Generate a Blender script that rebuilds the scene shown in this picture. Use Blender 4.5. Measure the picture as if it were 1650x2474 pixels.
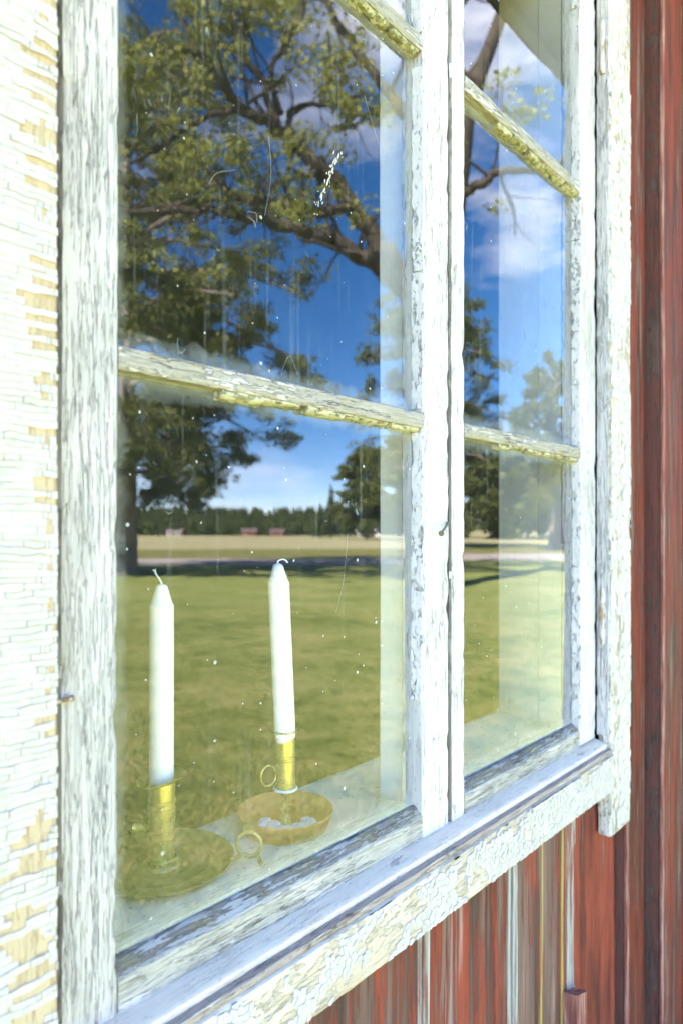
import bpy, math, random
import numpy as np
from mathutils import Vector, Matrix, noise as mn

for o in list(bpy.data.objects):
    bpy.data.objects.remove(o)
S = bpy.context.scene
COL = S.collection
R = math.radians
ZC = 1.5                                   # eye height above the lawn

# ------------------------------------------------------------------ camera
cam_d = bpy.data.cameras.new('camera')
cam = bpy.data.objects.new('camera', cam_d)
COL.objects.link(cam)
cam.location = (0, -0.43, ZC)
cam.rotation_euler = (R(90), 0, R(-90 + 41.8))
cam_d.sensor_fit = 'VERTICAL'
cam_d.sensor_height = 36
cam_d.sensor_width = 24
cam_d.lens = 24.0
cam_d.shift_y = 0.0194
cam_d.clip_start = 0.02
cam_d.clip_end = 5000
cam_d.dof.use_dof = True
cam_d.dof.focus_distance = 0.68
cam_d.dof.aperture_fstop = 5.6
S.camera = cam

# ------------------------------------------------------------------ world, sun, exposure
SUN = Vector((-0.985, 0.16, 0)).normalized()     # towards the sun, horizontally
EL = R(46)
w = bpy.data.worlds.new('World')
S.world = w
w.use_nodes = True
nt = w.node_tree
sky = nt.nodes.new('ShaderNodeTexSky')
sky.sky_type = 'NISHITA'
sky.sun_disc = False
sky.sun_elevation = EL
sky.sun_rotation = math.atan2(SUN.x, SUN.y)
sky.air_density = 0.85
sky.dust_density = 0.0
sky.ozone_density = 2.0
sky.altitude = 2500
bg = nt.nodes['Background']
bg.inputs[1].default_value = 0.092
tc = nt.nodes.new('ShaderNodeTexCoord')
mp = nt.nodes.new('ShaderNodeMapping')
mp.inputs['Scale'].default_value = (2.2, 2.2, 5.5)
mp.inputs['Location'].default_value = (4.1, 0.7, 2.3)
nz = nt.nodes.new('ShaderNodeTexNoise')
nz.inputs['Scale'].default_value = 1.3
nz.inputs['Detail'].default_value = 7
nz.inputs['Roughness'].default_value = 0.6
rp = nt.nodes.new('ShaderNodeValToRGB')
rp.color_ramp.elements[0].position = 0.53
rp.color_ramp.elements[1].position = 0.80
rp.color_ramp.elements[1].color = (0.62, 0.62, 0.62, 1)
mx = nt.nodes.new('ShaderNodeMix')
mx.data_type = 'RGBA'
mx.inputs[7].default_value = (9.2, 10.4, 10.3, 1)      # thin cloud
nt.links.new(tc.outputs['Generated'], mp.inputs[0])
nt.links.new(mp.outputs[0], nz.inputs[0])
nt.links.new(nz.outputs[0], rp.inputs[0])
nt.links.new(rp.outputs[0], mx.inputs[0])
hs = nt.nodes.new('ShaderNodeHueSaturation')
hs.inputs['Saturation'].default_value = 1.33
nt.links.new(sky.outputs[0], hs.inputs['Color'])
nt.links.new(hs.outputs[0], mx.inputs[6])
wb = nt.nodes.new('ShaderNodeMix')                    # daylight balance for open shade
wb.data_type = 'RGBA'
wb.blend_type = 'MULTIPLY'
wb.inputs[0].default_value = 1.0
wb.inputs[7].default_value = (1.17, 0.975, 0.965, 1)
nt.links.new(mx.outputs[2], wb.inputs[6])
nt.links.new(wb.outputs[2], bg.inputs[0])

sd = bpy.data.lights.new('sun', 'SUN')
sd.energy = 5.0
sd.angle = R(0.53)
sd.color = (1.0, 0.94, 0.84)
so = bpy.data.objects.new('sun', sd)
COL.objects.link(so)
dirv = -Vector((SUN.x * math.cos(EL), SUN.y * math.cos(EL), math.sin(EL)))
so.rotation_euler = dirv.to_track_quat('-Z', 'Y').to_euler()
so.location = (-20, 5, 25)

S.view_settings.view_transform = 'Standard'
S.view_settings.look = 'None'
S.view_settings.gamma = 1
S.view_settings.use_curve_mapping = False
S.view_settings.exposure = 3.6
S.render.engine = 'CYCLES'
S.cycles.use_denoising = True
S.cycles.max_bounces = 10
S.cycles.transparent_max_bounces = 16
S.cycles.glossy_bounces = 5
S.cycles.sample_clamp_indirect = 6.0
S.cycles.caustics_reflective = False
S.cycles.caustics_refractive = False


# ------------------------------------------------------------------ helpers: objects
def tag(o, label=None, cat=None, group=None, kind=None):
    if label: o['label'] = label
    if cat: o['category'] = cat
    if group: o['group'] = group
    if kind: o['kind'] = kind
    return o


def empty(name, loc=(0, 0, 0), parent=None):
    o = bpy.data.objects.new(name, None)
    o.empty_display_size = 0.1
    COL.objects.link(o)
    o.location = loc
    if parent: o.parent = parent
    return o


def link(name, me, m, parent=None):
    if m is not None and not me.materials:
        me.materials.append(m)
    o = bpy.data.objects.new(name, me)
    COL.objects.link(o)
    if parent is not None:
        o.parent = parent
        # geometry is given in world space unless the parent sits elsewhere
        o.matrix_parent_inverse = Matrix.Translation(-world_loc(parent))
    return o


def world_loc(o):
    v = o.location.copy()
    if o.parent:
        v = world_loc(o.parent) + v + o.matrix_parent_inverse.to_translation()
    return v


def mesh(verts, faces, smooth=None):
    me = bpy.data.meshes.new('m')
    me.from_pydata([tuple(v) for v in verts], [], faces)
    me.update()
    if smooth is not None:
        me.polygons.foreach_set('use_smooth', [True] * len(me.polygons))
        me.set_sharp_from_angle(angle=R(smooth))
    return me


def npmesh(V, F):
    """fast mesh from an (n,3) array and an (m,k) array of equal polygons"""
    me = bpy.data.meshes.new('m')
    m, k = F.shape
    me.vertices.add(len(V))
    me.vertices.foreach_set('co', V.astype(np.float32).ravel())
    me.loops.add(m * k)
    me.loops.foreach_set('vertex_index', F.astype(np.int32).ravel())
    me.polygons.add(m)
    me.polygons.foreach_set('loop_start', np.arange(0, m * k, k, dtype=np.int32))
    me.update()
    me.validate()
    return me


class MB:
    def __init__(s):
        s.v = []
        s.f = []

    def add(s, vs, fs):
        b = len(s.v)
        s.v += [Vector(v) for v in vs]
        s.f += [[b + i for i in f] for f in fs]

    def box(s, x0, x1, y0, y1, z0, z1):
        s.add([(x0, y0, z0), (x1, y0, z0), (x1, y1, z0), (x0, y1, z0), (x0, y0, z1), (x1, y0, z1), (x1, y1, z1), (x0, y1, z1)],
              [(0, 3, 2, 1), (4, 5, 6, 7), (0, 1, 5, 4), (1, 2, 6, 5), (2, 3, 7, 6), (3, 0, 4, 7)])

    def tube(s, pts, rad, n=8, cap=True, squash=None):
        pts = [Vector(p) for p in pts]
        b = len(s.v)
        up = Vector((0.13, 0.21, 0.97))
        prev = None
        for i, p in enumerate(pts):
            t = (pts[min(i + 1, len(pts) - 1)] - pts[max(i - 1, 0)])
            if t.length < 1e-9: t = Vector((0, 0, 1))
            t.normalize()
            if prev is None:
                a = t.cross(up)
                if a.length < 1e-3: a = t.cross(Vector((1, 0, 0)))
            else:
                a = prev - t * prev.dot(t)
            a.normalize()
            prev = a
            c = t.cross(a)
            r = rad[i] if hasattr(rad, '__len__') else rad
            for k in range(n):
                an = 2 * math.pi * k / n
                s.v.append(p + (a * math.cos(an) + c * math.sin(an)) * r)
        for i in range(len(pts) - 1):
            for k in range(n):
                k2 = (k + 1) % n
                s.f.append([b + i * n + k, b + i * n + k2, b + (i + 1) * n + k2, b + (i + 1) * n + k])
        if cap:
            s.f.append([b + k for k in range(n)][::-1])
            s.f.append([b + (len(pts) - 1) * n + k for k in range(n)])

    def lathe(s, prof, c=(0, 0, 0), n=40, lean=(0, 0)):
        """prof: list of (r, z); closed at r=0 ends"""
        b = len(s.v)
        z0 = prof[0][1]
        for r, z in prof:
            for k in range(n):
                a = 2 * math.pi * k / n
                s.v.append(Vector((c[0] + r * math.cos(a) + lean[0] * (z - z0), c[1] + r * math.sin(a) + lean[1] * (z - z0), c[2] + z)))
        for i in range(len(prof) - 1):
            for k in range(n):
                k2 = (k + 1) % n
                s.f.append([b + i * n + k, b + i * n + k2, b + (i + 1) * n + k2, b + (i + 1) * n + k])
        s.f.append([b + k for k in range(n)][::-1])
        s.f.append([b + (len(prof) - 1) * n + k for k in range(n)])

    def build(s, name, m, parent=None, smooth=None):
        return link(name, mesh(s.v, s.f, smooth), m, parent)


def N3(v, f, sd=0):
    return mn.noise(Vector((v[0] * f + sd * 7.31, v[1] * f - sd * 3.7, v[2] * f + sd * 1.9)))


def extr(prof, axis, a0, a1, step=0.008, amp=0.0005, sd=0, maxe=0.006, hi=0.5, chip=0.0):
    """a beam: closed profile extruded along x or z, with hand-worked, weathered unevenness"""
    P = []
    n = len(prof)
    for i in range(n):
        p, q = Vector(prof[i]), Vector(prof[(i + 1) % n])
        k = max(1, int((q - p).length / maxe))
        for j in range(k):
            P.append(p.lerp(q, j / k))
    cx = sum(p.x for p in P) / len(P)
    cy = sum(p.y for p in P) / len(P)
    corner = {}
    idx = 0
    for i in range(n):
        p, q = Vector(prof[i]), Vector(prof[(i + 1) % n])
        corner[idx] = 1
        idx += max(1, int((q - p).length / maxe))
    m = max(2, int(abs(a1 - a0) / step))
    V, F = [], []
    for i in range(m + 1):
        a = a0 + (a1 - a0) * i / m
        for j, p in enumerate(P):
            k = (p.x, p.y)
            q3 = (k[0] * 1.0, k[1] * 1.0, a * 0.3)
            du = N3(q3, 9, sd) * amp * 1.4 + N3((k[0], k[1], a), 130, sd + 3) * amp * hi
            dv = N3(q3, 9, sd + 11) * amp * 1.4 + N3((k[0], k[1], a), 130, sd + 14) * amp * hi
            if chip and j in corner:
                c = max(0, N3((k[0], k[1], a), 55, sd + 21) - 0.12) * chip
                du += (cx - k[0]) / (abs(cx - k[0]) + 1e-4) * c
                dv += (cy - k[1]) / (abs(cy - k[1]) + 1e-4) * c
            if axis == 'z':
                V.append((p.x + du, p.y + dv, a))
            elif axis == 'x':
                V.append((a, p.x + du, p.y + dv))
            else:
                V.append((p.x + du, a, p.y + dv))
    n = len(P)
    for i in range(m):
        for j in range(n):
            j2 = (j + 1) % n
            F.append((i * n + j, i * n + j2, (i + 1) * n + j2, (i + 1) * n + j))
    F.append(tuple(range(n))[::-1])
    F.append(tuple(m * n + j for j in range(n)))
    me = mesh(V, F, 40)
    return me


def rect(u0, u1, v0, v1, b=0.0015):
    return [(u0 + b, v0), (u1 - b, v0), (u1, v0 + b), (u1, v1 - b), (u1 - b, v1), (u0 + b, v1), (u0, v1 - b), (u0, v0 + b)]


# ------------------------------------------------------------------ helpers: materials
class M:
    def __init__(s, name):
        s.m = bpy.data.materials.new(name)
        s.m.use_nodes = True
        s.t = s.m.node_tree
        s.b = s.t.nodes['Principled BSDF']
        s.out = s.t.nodes['Material Output']
        s.co = s.t.nodes.new('ShaderNodeTexCoord')

    def n(s, ty, **kw):
        x = s.t.nodes.new('ShaderNode' + ty)
        for k, v in kw.items():
            setattr(x, k, v)
        return x

    def l(s, a, b):
        s.t.links.new(a, b)

    def noise(s, scale, detail=5, rough=0.6, coord='Object', f=1.0, off=(0, 0, 0), dist=0.0):
        mp = s.n('Mapping')
        mp.inputs['Scale'].default_value = scale if hasattr(scale, '__len__') else (scale,) * 3
        mp.inputs['Location'].default_value = off
        s.l(s.co.outputs[coord], mp.inputs[0])
        x = s.n('TexNoise')
        x.inputs['Scale'].default_value = f
        x.inputs['Detail'].default_value = detail
        x.inputs['Roughness'].default_value = rough
        x.inputs['Distortion'].default_value = dist
        s.l(mp.outputs[0], x.inputs[0])
        return x.outputs[0]

    def voro(s, scale, feature='F1', off=(0, 0, 0), out=0, rnd=1.0):
        mp = s.n('Mapping')
        mp.inputs['Scale'].default_value = scale if hasattr(scale, '__len__') else (scale,) * 3
        mp.inputs['Location'].default_value = off
        s.l(s.co.outputs['Object'], mp.inputs[0])
        x = s.n('TexVoronoi', feature=feature)
        x.inputs['Scale'].default_value = 1.0
        x.inputs['Randomness'].default_value = rnd
        s.l(mp.outputs[0], x.inputs[0])
        return x.outputs[out]

    def ramp(s, fac, stops):
        r = s.n('ValToRGB')
        e = r.color_ramp.elements
        while len(e) < len(stops):
            e.new(0.5)
        for i, (p, c) in enumerate(stops):
            e[i].position = p
            e[i].color = (c, c, c, 1) if not hasattr(c, '__len__') else (*c, 1)
        s.l(fac, r.inputs[0])
        return r.outputs[0]

    def math(s, op, a, b=None, c=None):
        x = s.n('Math', operation=op)
        for i, v in enumerate((a, b, c)):
            if v is None: continue
            if isinstance(v, (int, float)):
                x.inputs[i].default_value = v
            else:
                s.l(v, x.inputs[i])
        return x.outputs[0]

    def mix(s, fac, a, b):
        x = s.n('Mix', data_type='RGBA')
        for i, v in ((0, fac), (6, a), (7, b)):
            if isinstance(v, (int, float)):
                x.inputs[i].default_value = v
            elif isinstance(v, tuple):
                x.inputs[i].default_value = (*v, 1)
            else:
                s.l(v, x.inputs[i])
        return x.outputs[2]

    def bump(s, h, strength=0.5, dist=0.001):
        x = s.n('Bump')
        x.inputs['Strength'].default_value = strength
        x.inputs['Distance'].default_value = dist
        s.l(h, x.inputs['Height'])
        s.l(x.outputs[0], s.b.inputs['Normal'])
        return x.outputs[0]

    def base(s, c, rough=0.8, spec=0.3):
        if isinstance(c, tuple):
            s.b.inputs['Base Color'].default_value = (*c, 1)
        else:
            s.l(c, s.b.inputs['Base Color'])
        s.b.inputs['Roughness'].default_value = rough
        s.b.inputs['Specular IOR Level'].default_value = spec
        return s.m


def painted_wood(name, axis, paint=(0.655, 0.59, 0.595), wood=(0.46, 0.43, 0.415), cover=0.6, grime=None, grime_amt=0.5, dark=(0.10, 0.09, 0.085),
                 dark_amt=0.6, bump=0.7, off=(0, 0, 0), along=24.0, across=420.0, pal=34.0, pac=120.0, crack=0.6, speck=0.4, gscale=26):
    """old paint on wood: crisp flakes of paint left on greyed wood with raised grain, drying cracks, dirt specks.
    cover = share of the face that still has paint"""
    m = M(name)

    def sc(al, ac):
        return (ac, ac, al) if axis == 'z' else (al, ac, ac)
    g = m.noise(sc(along, across), 7, 0.72, off=off)                                   # grain
    p = m.noise(sc(pal, pac), 7, 0.62, off=(off[0] + 3, off[1], off[2] + 5))            # flakes
    big = m.noise(sc(4, 12), 4, 0.6, off=off)
    v = m.math('ADD', m.math('MULTIPLY', p, 0.55), m.math('ADD', m.math('MULTIPLY', g, 0.20), m.math('MULTIPLY', big, 0.40)))
    lo = 0.575 - (cover - 0.5) * 0.27
    mask = m.ramp(v, [(lo - 0.008, 0.0), (lo + 0.008, 1.0)])
    gr = m.ramp(g, [(0.34, 0.0), (0.47, 0.65), (0.60, 1.0)])
    wc = m.mix(gr, tuple(d * dark_amt + w_ * (1 - dark_amt) for d, w_ in zip(dark, wood)), tuple(min(1, w_ * 1.14) for w_ in wood))
    pc = m.mix(m.ramp(g, [(0.36, 0.0), (0.50, 1.0)]), tuple(0.35 * a + 0.65 * b for a, b in zip(wood, paint)), paint)
    pc = m.mix(m.ramp(big, [(0.40, 0.22), (0.62, 0.0)]), pc, wood)
    col = m.mix(mask, wc, pc)
    if grime:
        gm = m.math('MULTIPLY', m.ramp(m.noise(gscale, 8, 0.7, off=(off[0] + 9, 1, 2)), [(0.44, 0.0), (0.60, 1.0)]), grime_amt)
        col = m.mix(gm, col, grime)
    c_ = m.noise(sc(along * 0.5, across * 0.32), 5, 0.6, off=(off[0] + 6, off[1] + 2, off[2]))
    line = m.ramp(m.math('ABSOLUTE', m.math('SUBTRACT', c_, 0.5)), [(0.0, 1.0), (0.016, 0.0)])
    gate = m.ramp(m.noise(sc(11, 40), 4, 0.6, off=(off[0] + 8, off[1], off[2])), [(0.48, 0.0), (0.55, 1.0)])
    line = m.math('MULTIPLY', m.math('MULTIPLY', line, gate), crack)
    col = m.mix(line, col, dark)
    sp = m.math('MULTIPLY', m.ramp(m.noise(sc(150, 330), 3, 0.6, off=off), [(0.63, 0.0), (0.67, 1.0)]), speck)
    col = m.mix(sp, col, dark)
    h = m.math('ADD', m.math('MULTIPLY', mask, 0.8), m.math('MULTIPLY', g, 0.9))
    h = m.math('SUBTRACT', h, m.math('MULTIPLY', line, 1.2))
    m.bump(h, bump, 0.0011)
    return m.base(col, 0.78, 0.22)


MAT = {}
PW = painted_wood
MAT['stile_l'] = PW('weathered white stile', 'z', wood=(0.54, 0.495, 0.495), cover=0.50, dark=(0.24, 0.23, 0.23), dark_amt=0.36, bump=1.0, pal=18, pac=400, along=20, across=650)
MAT['stile_m'] = PW('white painted stile', 'z', wood=(0.50, 0.475, 0.45), cover=0.84, pal=20, pac=320, off=(2, 0, 1), dark=(0.16, .15, .13), crack=0.8)
MAT['stile_r'] = PW('white painted hinge stile', 'z', wood=(0.47, 0.445, 0.43), cover=0.76, pal=22, pac=300, off=(5, 2, 1), speck=0.6)
MAT['bar'] = PW('weathered glazing bar', 'x', wood=(0.42, 0.37, 0.33), cover=0.42, grime=(0.34, 0.31, 0.20), grime_amt=0.35, off=(1, 4, 1), bump=1.0, pal=45, pac=380)
MAT['rail'] = PW('bare grey bottom rail', 'x', wood=(0.50, 0.465, 0.425), cover=0.38, grime=(0.30, 0.265, 0.225), grime_amt=0.3, off=(6, 4, 1), bump=1.0, dark=(0.14, .12, .105), across=700, along=18, pal=24, pac=480)
MAT['rail_top'] = PW('dark rotted putty', 'x', paint=(0.42, 0.40, 0.395), wood=(0.24, 0.205, 0.185), cover=0.45, grime=(0.30, 0.25, 0.08), grime_amt=0.4, off=(8, 1, 1), bump=1.0, dark=(0.06, .05, .045), pal=50, pac=380, speck=0.6)
MAT['putty'] = PW('cracked mossy putty', 'x', paint=(0.62, 0.585, 0.51), wood=(0.34, 0.31, 0.19), cover=0.55, grime=(0.33, 0.30, 0.17), grime_amt=0.4, off=(3, 3, 1), across=200, along=120, pal=110, pac=150, bump=1.0, speck=0.7, gscale=60)
MAT['putty_white'] = PW('flaking white putty', 'z', wood=(0.40, 0.38, 0.37), cover=0.76, off=(3, 8, 1), across=200, along=70, pal=70, pac=150, bump=1.0, speck=0.6)
MAT['drip'] = PW('white painted drip moulding', 'x', paint=(0.84, 0.69, 0.54), wood=(0.50, 0.43, 0.39), cover=0.92, off=(4, 3, 1), pal=28, pac=85, dark=(0.2, .19, .19), crack=0.3, speck=0.3)
MAT['sill'] = PW('brown weathered sill', 'x', paint=(0.62, 0.54, 0.47), wood=(0.44, 0.34, 0.285), cover=0.45, off=(7, 3, 1), bump=1.0, dark=(0.16, .115, .09), pal=24, pac=420)
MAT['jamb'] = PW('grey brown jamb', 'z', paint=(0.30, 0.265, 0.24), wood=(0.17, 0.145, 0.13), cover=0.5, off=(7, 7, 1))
MAT['casing'] = PW('bare tan casing wood', 'z', paint=(0.56, 0.43, 0.29), wood=(0.50, 0.37, 0.24), cover=0.6, off=(1, 7, 5), dark=(0.36, .25, .16), bump=0.6)
MAT['casing_r'] = PW('flaked white casing', 'z', paint=(0.69, 0.64, 0.59), wood=(0.46, 0.37, 0.29), cover=0.58, off=(4, 7, 5), dark=(0.16, .12, .10), pal=60, pac=130, bump=1.0, speck=0.9)
MAT['apron'] = PW('bare apron wood', 'x', paint=(0.64, 0.555, 0.47), wood=(0.55, 0.45, 0.36), cover=0.5, off=(2, 7, 3), dark=(0.33, .25, .19), bump=0.8, pal=60, pac=160)


def red_variant(name, off, cover, edge, k=1.0, bl=0.38):
    """planks: red paint, worn streaks, some with bleached edges and ochre runs"""
    m = M(name)
    g = m.noise((170, 170, 4.5), 8, 0.72, off=off)
    p = m.noise((34, 34, 4.2), 7, 0.66, off=(off[0] + 2, off[1], off[2]))
    q = m.noise((30, 30, 1.3), 4, 0.6, off=(off[0] + 11, off[1] + 4, off[2]))
    sp = m.noise((160, 160, 14), 5, 0.65, off=off)
    red = m.mix(m.ramp(p, [(0.36, 0.0), (0.62, 1.0)]), (0.085 * k, 0.020 * k, 0.016 * k), (0.30 * k, 0.060 * k, 0.036 * k))
    mask = m.ramp(m.math('ADD', m.math('MULTIPLY', g, 0.55), m.math('MULTIPLY', p, 0.45)), [(0.5 - (cover - .5) * .5, 0.0), (0.56 - (cover - .5) * .5, 1.0)])
    bare = m.mix(m.ramp(q, [(0.38, 0.0), (0.62, 1.0)]), (0.065, 0.042, 0.036), (0.23, 0.135, 0.11))
    col = m.mix(mask, bare, red)
    col = m.mix(m.ramp(q, [(0.63, 0.0), (0.70, bl)]), col, (0.52, 0.47, 0.44))
    oc = m.noise((34, 34, 0.9), 3, 0.5, off=(off[0] + 1.3, off[1] + 8, off[2]))
    col = m.mix(m.ramp(oc, [(0.66, 0.0), (0.70, edge)]), col, (0.46, 0.33, 0.09))
    col = m.mix(m.ramp(sp, [(0.30, 0.55), (0.42, 0.0)]), col, (0.045, 0.035, 0.03))
    m.bump(m.math('ADD', m.math('MULTIPLY', g, 0.8), m.math('MULTIPLY', mask, 0.4)), 0.9, 0.0012)
    return m.base(col, 0.8, 0.2)


MAT['red_a'] = red_variant('worn red plank paint', (1, 2, 3), 0.57, 0.8)
MAT['red_b'] = red_variant('faded red plank paint', (5, 1, 8), 0.50, 0.85)
MAT['red_c'] = red_variant('fresh red plank paint', (9, 6, 2), 0.70, 0.15)
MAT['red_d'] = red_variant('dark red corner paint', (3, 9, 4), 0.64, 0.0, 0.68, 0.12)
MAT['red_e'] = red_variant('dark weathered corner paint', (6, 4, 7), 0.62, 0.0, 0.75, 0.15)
MAT['red_side'] = painted_wood('dark red brown board side', 'z', paint=(0.13, 0.045, 0.035), wood=(0.10, 0.06, 0.05), cover=0.6, along=8, dark=(0.04, .03, .025))
mm = M('worn pinkish edge')
mg = mm.noise((150, 150, 9), 7, 0.7)
mm.bump(mg, 0.8, 0.001)
MAT['red_worn'] = mm.base(mm.ramp(mg, [(0.36, (0.13, 0.04, 0.03)), (0.5, (0.27, 0.10, 0.08)), (0.62, (0.45, 0.27, 0.23))]), 0.8, 0.25)
mm = M('bleached plank edge')
mg = mm.noise((260, 260, 7), 7, 0.72)
n2 = mm.noise((60, 60, 5), 6, 0.7)
mm.bump(mg, 0.9, 0.001)
cc = mm.ramp(mg, [(0.34, (0.12, 0.10, 0.09)), (0.46, (0.31, 0.275, 0.255)), (0.60, (0.47, 0.43, 0.40))])
MAT['bleached'] = mm.base(mm.mix(mm.ramp(n2, [(0.50, 0.0), (0.58, 0.85)]), cc, (0.22, 0.07, 0.055)), 0.85, 0.2)

mm = M('white paint flakes')
ng = mm.noise((60, 60, 60), 6, 0.6)
mm.bump(ng, 0.4, 0.0006)
MAT['flake'] = mm.base(mm.ramp(ng, [(0.3, (0.49, 0.44, 0.415)), (0.6, (0.59, 0.535, 0.51))]), 0.6, 0.3)

mm = M('inner paint')
ng = mm.noise((9, 9, 9), 6, 0.65)
n2 = mm.noise((90, 90, 40), 6, 0.7)
cc = mm.mix(mm.ramp(n2, [(0.62, 0.0), (0.72, 0.7)]), mm.ramp(ng, [(0.35, (0.82, 0.76, 0.72)), (0.6, (0.90, 0.85, 0.83))]), (0.42, 0.40, 0.28))
mm.bump(n2, 0.4, 0.0006)
MAT['inner'] = mm.base(cc, 0.6, 0.3)

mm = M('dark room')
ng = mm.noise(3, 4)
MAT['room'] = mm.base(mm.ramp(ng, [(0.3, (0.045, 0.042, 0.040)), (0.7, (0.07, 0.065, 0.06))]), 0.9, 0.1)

mm = M('brass old')
ng = mm.noise(60, 6, 0.65)
mm.b.inputs['Metallic'].default_value = 0.6
mm.l(mm.ramp(ng, [(0.35, 0.22), (0.7, 0.42)]), mm.b.inputs['Roughness'])
cc = mm.ramp(ng, [(0.30, (0.42, 0.32, 0.08)), (0.55, (0.66, 0.50, 0.15)), (0.8, (0.58, 0.44, 0.13))])
mm.base(cc, 0.32, 0.5)
mm.l(mm.ramp(ng, [(0.35, 0.18), (0.7, 0.36)]), mm.b.inputs['Roughness'])
MAT['brass'] = mm.m

mm = M('dull brass saucer')
ng = mm.noise(45, 6, 0.65)
mm.b.inputs['Metallic'].default_value = 0.25
mm.base(mm.ramp(ng, [(0.30, (0.28, 0.21, 0.06)), (0.6, (0.46, 0.35, 0.11))]), 0.3, 0.7)
MAT['brass_dull'] = mm.m

mm = M('copper tray')
ng = mm.noise(40, 6, 0.65)
mm.b.inputs['Metallic'].default_value = 0.15
mm.base(mm.ramp(ng, [(0.28, (0.38, 0.13, 0.03)), (0.5, (0.64, 0.25, 0.06)), (0.75, (0.70, 0.32, 0.09))]), 0.5, 0.4)
MAT['copper'] = mm.m

mm = M('candle wax')
mm.base((0.90, 0.85, 0.87), 0.45, 0.4)
mm.b.inputs['Subsurface Weight'].default_value = 0.25
mm.b.inputs['Subsurface Radius'].default_value = (0.01, 0.009, 0.008)
mm.b.inputs['Subsurface Scale'].default_value = 0.5
ng = mm.noise(70, 3)
mm.bump(ng, 0.08, 0.0008)
MAT['wax'] = mm.m
mm = M('wick cotton')
ng = mm.noise(900, 3)
mm.bump(ng, 0.6, 0.0005)
MAT['wick'] = mm.base((0.80, 0.79, 0.76), 0.9, 0.1)
mm = M('nail steel')
ng = mm.noise(500, 4)
mm.b.inputs['Metallic'].default_value = 0.7
mm.base(mm.ramp(ng, [(0.4, (0.22, 0.22, 0.23)), (0.7, (0.12, 0.09, 0.07))]), 0.5, 0.5)
MAT['nail'] = mm.m
MAT['hinge'] = painted_wood('rusty painted hinge', 'z', wood=(0.42, 0.27, 0.14), cover=0.5, dark=(0.16, .09, .05))
mm = M('debris')
ng = mm.noise(300, 3)
MAT['debris'] = mm.base(mm.ramp(ng, [(0.4, (0.30, 0.25, 0.15)), (0.6, (0.5, 0.45, 0.33))]), 0.9, 0.1)

# old window glass: clear, strongly mirroring, wavy, dusty
GL = {}


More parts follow.
